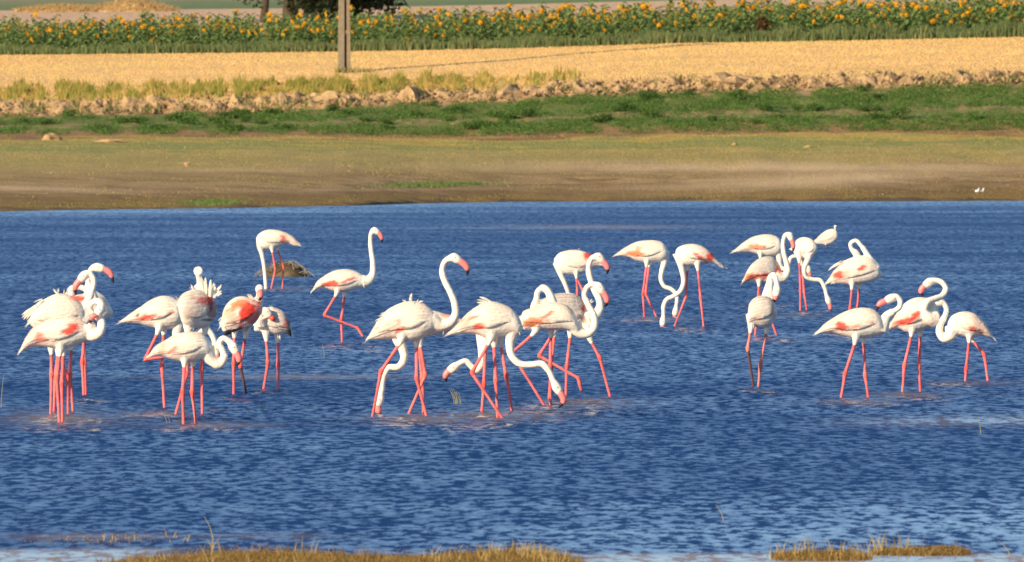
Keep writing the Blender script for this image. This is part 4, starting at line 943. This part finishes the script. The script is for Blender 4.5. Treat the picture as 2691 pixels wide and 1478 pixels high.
# the mass of plants behind, merged
def field_mass():
    mb = MB(); mh = MB()
    def xf(V, base, s, a): c, sn = math.cos(a), math.sin(a); V = np.asarray(V) * s; return np.stack([V[:, 0] * c - V[:, 1] * sn, V[:, 0] * sn + V[:, 1] * c, V[:, 2]], 1) + base
    protos = [(np.concatenate(b.V), b.F, np.concatenate(b.C), c) for a, b, c in SP]; heads = [(np.concatenate(m.V), m.F, np.concatenate(m.C)) for m in HP]
    for row in range(15):
        dd = 483.4 + row * 1.5 + .05 * row ** 2; t = (dd - D_H) / (D_F - D_H)
        for q in range(105):
            px = -350 + 3400 * (q + R.uniform(0, 1)) / 105; i = int(R.integers(0, 6)); base = land(5, px, min(t, 1)); s = tall(px) * R.uniform(.8, 1.2)
            V, F, C, top = protos[i]; mb.add(xf(V, base, s, R.uniform(0, 6.28)), F, C * R.uniform(.85, 1.15))
            if R.random() < (.42 if row < 8 else .15):
                hv, hf, hc = heads[int(R.integers(0, 4))]; mh.add(xf(hv, base + top * s + np.array([0, -.04, -R.uniform(.05, .3)]), s, HEAD_DIR * .45 + R.normal(0, .6)), hf, hc)
    o = mb.build('sunflower_field', M_LEAF); tag(o, 'mass of sunflower foliage filling the field behind the front rows', 'sunflowers', kind='stuff')
    h = mh.build('flower_heads', M_PETAL, o); h['kind'] = 'stuff'
field_mass()
def verge():
    n = 26000; px = R.uniform(-700, 3400, n); t = R.uniform(-.015, .05, n); pos = land(5, px, np.clip(t, 0, 1)); pos[:, 1] += np.minimum(t, 0) * 29
    cl = np.array([mnoise.noise(Vector((a / 60., b * 40, 3.3))) for a, b in zip(px, t)])
    h = np.clip(.38 + .35 * cl, .14, .75) * R.uniform(.5, 1.1, n) * np.interp(px, [0, 1500, 2691], [1, 1.1, 1.35])
    C = pick([(.14, .2, .07), (.17, .22, .08), (.11, .16, .06), (.24, .24, .09)], n, .2)
    V, F, C = blades(n, pos, h, R.uniform(.03, .07, n), .4, C)
    tag(mesh_obj('field_verge', V, F, M_LEAF, None, C), 'strip of lighter green weeds at the foot of the sunflowers', 'weeds', kind='stuff')
verge()
# a dried brown clump among the sunflowers
q = land(5, 2003, .03); V, F, C = leaf_cloud(420, np.array([0, 0, .75]), np.array([.25, .2, .32]), R.uniform(.05, .1, 420), pick([(.14, .08, .03), (.1, .065, .025), (.18, .1, .04)], 420))
mb = MB(); v, f = tube([(0, 0, -.05), (.02, 0, .7)], [.03, .02], 6); mb.add(v, f, (.12, .08, .04))
r = empty('dried_bush', q); tag(r, 'dried dark brown bush standing among the sunflowers at right', 'bush')
mesh_obj('foliage', V, F, M_LEAF, r, C); mb.build('stem', M_BARK, r)

# ------------------------------------------------------------------ concrete pole
def pole():
    t = .52; d = D_T + (D_H - D_T) * t; px = 905; base = land(4, px, t); r = empty('utility_pole', base)
    tag(r, 'weathered grey concrete power pole with a slotted web, standing in the stubble', 'pole')
    H = 9.5; mpp = d / FPX
    def tapered(x0, x1, y0, y1, nm, c):
        b_ = MB(); n = 12; V = []
        for i in range(n + 1):
            z = -.3 + (H + .3) * i / n; s = 1 - .45 * max(z, 0) / H
            V += [(x0 * s, y0, z), (x1 * s, y0, z), (x1 * s, y1, z), (x0 * s, y1, z)]
        F = [(i*4 + j, i*4 + (j+1) % 4, i*4 + 4 + (j+1) % 4, i*4 + 4 + j) for i in range(n) for j in range(4)] + [(3,2,1,0), (n*4, n*4+1, n*4+2, n*4+3)]
        b_.add(V, F, np.array(c) * (1 + .08 * R.uniform(-1, 1, (len(V), 1)))); return b_.build(nm, M_CONC, r)
    tapered(-17.5 * mpp, 0 * mpp, -.16, .16, 'flange', (.23, .19, .135)); tapered(6.5 * mpp, 16.5 * mpp, -.16, .16, 'flange', (.25, .19, .125))
    tapered(0 * mpp + .002, 6.5 * mpp - .002, -.02, .03, 'web', (.10, .085, .06))
    for z in (1.55, 3.6, 5.6, 7.6):
        s = 1 - .45 * z / H; v, f = box(-.001 + 0 * mpp, 6.5 * mpp * s, -.10, .10, z, z + .16); b_ = MB(); b_.add(v, f, (.28, .23, .16)); b_.build('crosspiece', M_CONC, r)
    v, f = box(-1.0, 1.0, -.05, .05, H - .5, H - .38); b_ = MB(); b_.add(v, f, (.3, .28, .26)); arm = b_.build('crossarm', M_CONC, r)
    for x in (-.9, -.3, .9):
        v, f = tube([(x, 0, H - .38), (x, 0, H - .3), (x, 0, H - .22), (x, 0, H - .14)], [.04, .06, .06, .03], 8); b_ = MB(); b_.add(v, f, (.35, .2, .12)); b_.build('insulator', M_BILL, arm)
    n = 160; ps = np.stack([R.uniform(-.35, 1.1, n), R.uniform(-.5, -.2, n), np.zeros(n)], 1)
    V, F, C = blades(n, ps, R.uniform(.1, .25, n), R.uniform(.03, .06, n), .6, pick([(.3, .28, .1), (.4, .32, .14), (.2, .2, .08)], n)); o = mesh_obj('weeds_at_pole', V, F, M_STRAW, None, C, loc=base)
    tag(o, 'darker weeds around the foot of the concrete pole', 'weeds', kind='stuff')
pole()

# ------------------------------------------------------------------ beyond the sunflowers
def tree(px, t, H, crown, label, seed, tr=.3):
    rr = np.random.default_rng(seed); base = land(6, px, t); r = empty('tree', base); tag(r, label, 'tree', 'trees behind the sunflower field')
    mb = MB(); p = crom([(0, 0, -.3), (rr.uniform(-.2, .2), 0, H * .25), (rr.uniform(-.3, .3), rr.uniform(-.2, .2), H * .55)], 9); v, f = tube(p, np.linspace(tr, tr * .45, 9), 9); mb.add(v, f, (.075, .055, .04))
    tips = []
    for q in range(8):
        s = p[3 + q % 5]; a = rr.uniform(0, 6.28); e = s + np.array([math.cos(a) * crown * .7, math.sin(a) * crown * .7, rr.uniform(.1, .35) * H]); tips.append(e)
        v, f = tube(crom([s, (s + e) / 2 + [0, 0, .3], e], 6), np.linspace(tr * .4, .04, 6), 6); mb.add(v, f, (.08, .058, .042))
    mb.build('trunk', M_BARK, r, True)
    n = 5200; cen = np.array(tips + [p[-1] + [0, 0, H * .25]])[rr.integers(0, 9, n)]
    V, F, C = leaf_cloud(n, cen, np.array([crown * .55, crown * .55, H * .22]), R.uniform(.10, .2, n), pick([(.03, .042, .016), (.042, .055, .02), (.025, .034, .014)], n, .25))
    mesh_obj('crown', V, F, M_LEAF, r, C)
tree(762, .42, 7.5, 2.6, 'dark tree behind the sunflowers left of the pole, trunk at the top edge', 1, .42)
tree(868, .40, 4.6, 2.4, 'dark tree behind the sunflowers hidden partly by the pole', 2, .36)
tree(938, .44, 4.6, 2.2, 'dark tree just right of the pole at the top edge', 3, .38)
tree(690, .7, 6.4, 2.4, 'farther tree at the top edge, leftmost of those near the pole', 4, .22)
q = land(6, 308, .99); mb = MB(); v, f = tube([(0, 0, -.2), (0, 0, 3.5), (0, 0, 7)], [.09, .08, .07], 8); mb.add(v, f, (.55, .40, .34)); o = mb.build('post', M_CONC, loc=q); tag(o, 'distant pale post at the top left behind the straw heap', 'post')
# straw heaps
for px, t, w, h, lab in ((170, .97, 2.6, .26, 'left low straw heap at the top left beyond the sunflowers'), (345, .97, 2.4, .46, 'right, higher straw heap at the top left beyond the sunflowers')):
    q = land(6, px, t); r = empty('straw_heap', q); tag(r, lab, 'straw heap', 'straw heaps beyond the sunflowers')
    mound('heap', (0, 0, 0), w, 1.2, h, px, r, (.42, .27, .12), .6)
    n = 1500; a, b = R.uniform(0, 6.28, n), R.random(n) ** .5; pos = np.stack([w * b * np.cos(a), 1.2 * b * np.sin(a), h * (1 - b ** 1.8) - .05], 1)
    V, F, C = blades(n, pos, R.uniform(.1, .3, n), R.uniform(.03, .06, n), 1.2, pick([(.50, .33, .14), (.42, .27, .12), (.36, .26, .12)], n)); o = mesh_obj('straw', V, F, M_STRAW, r, C); o['kind'] = 'stuff'
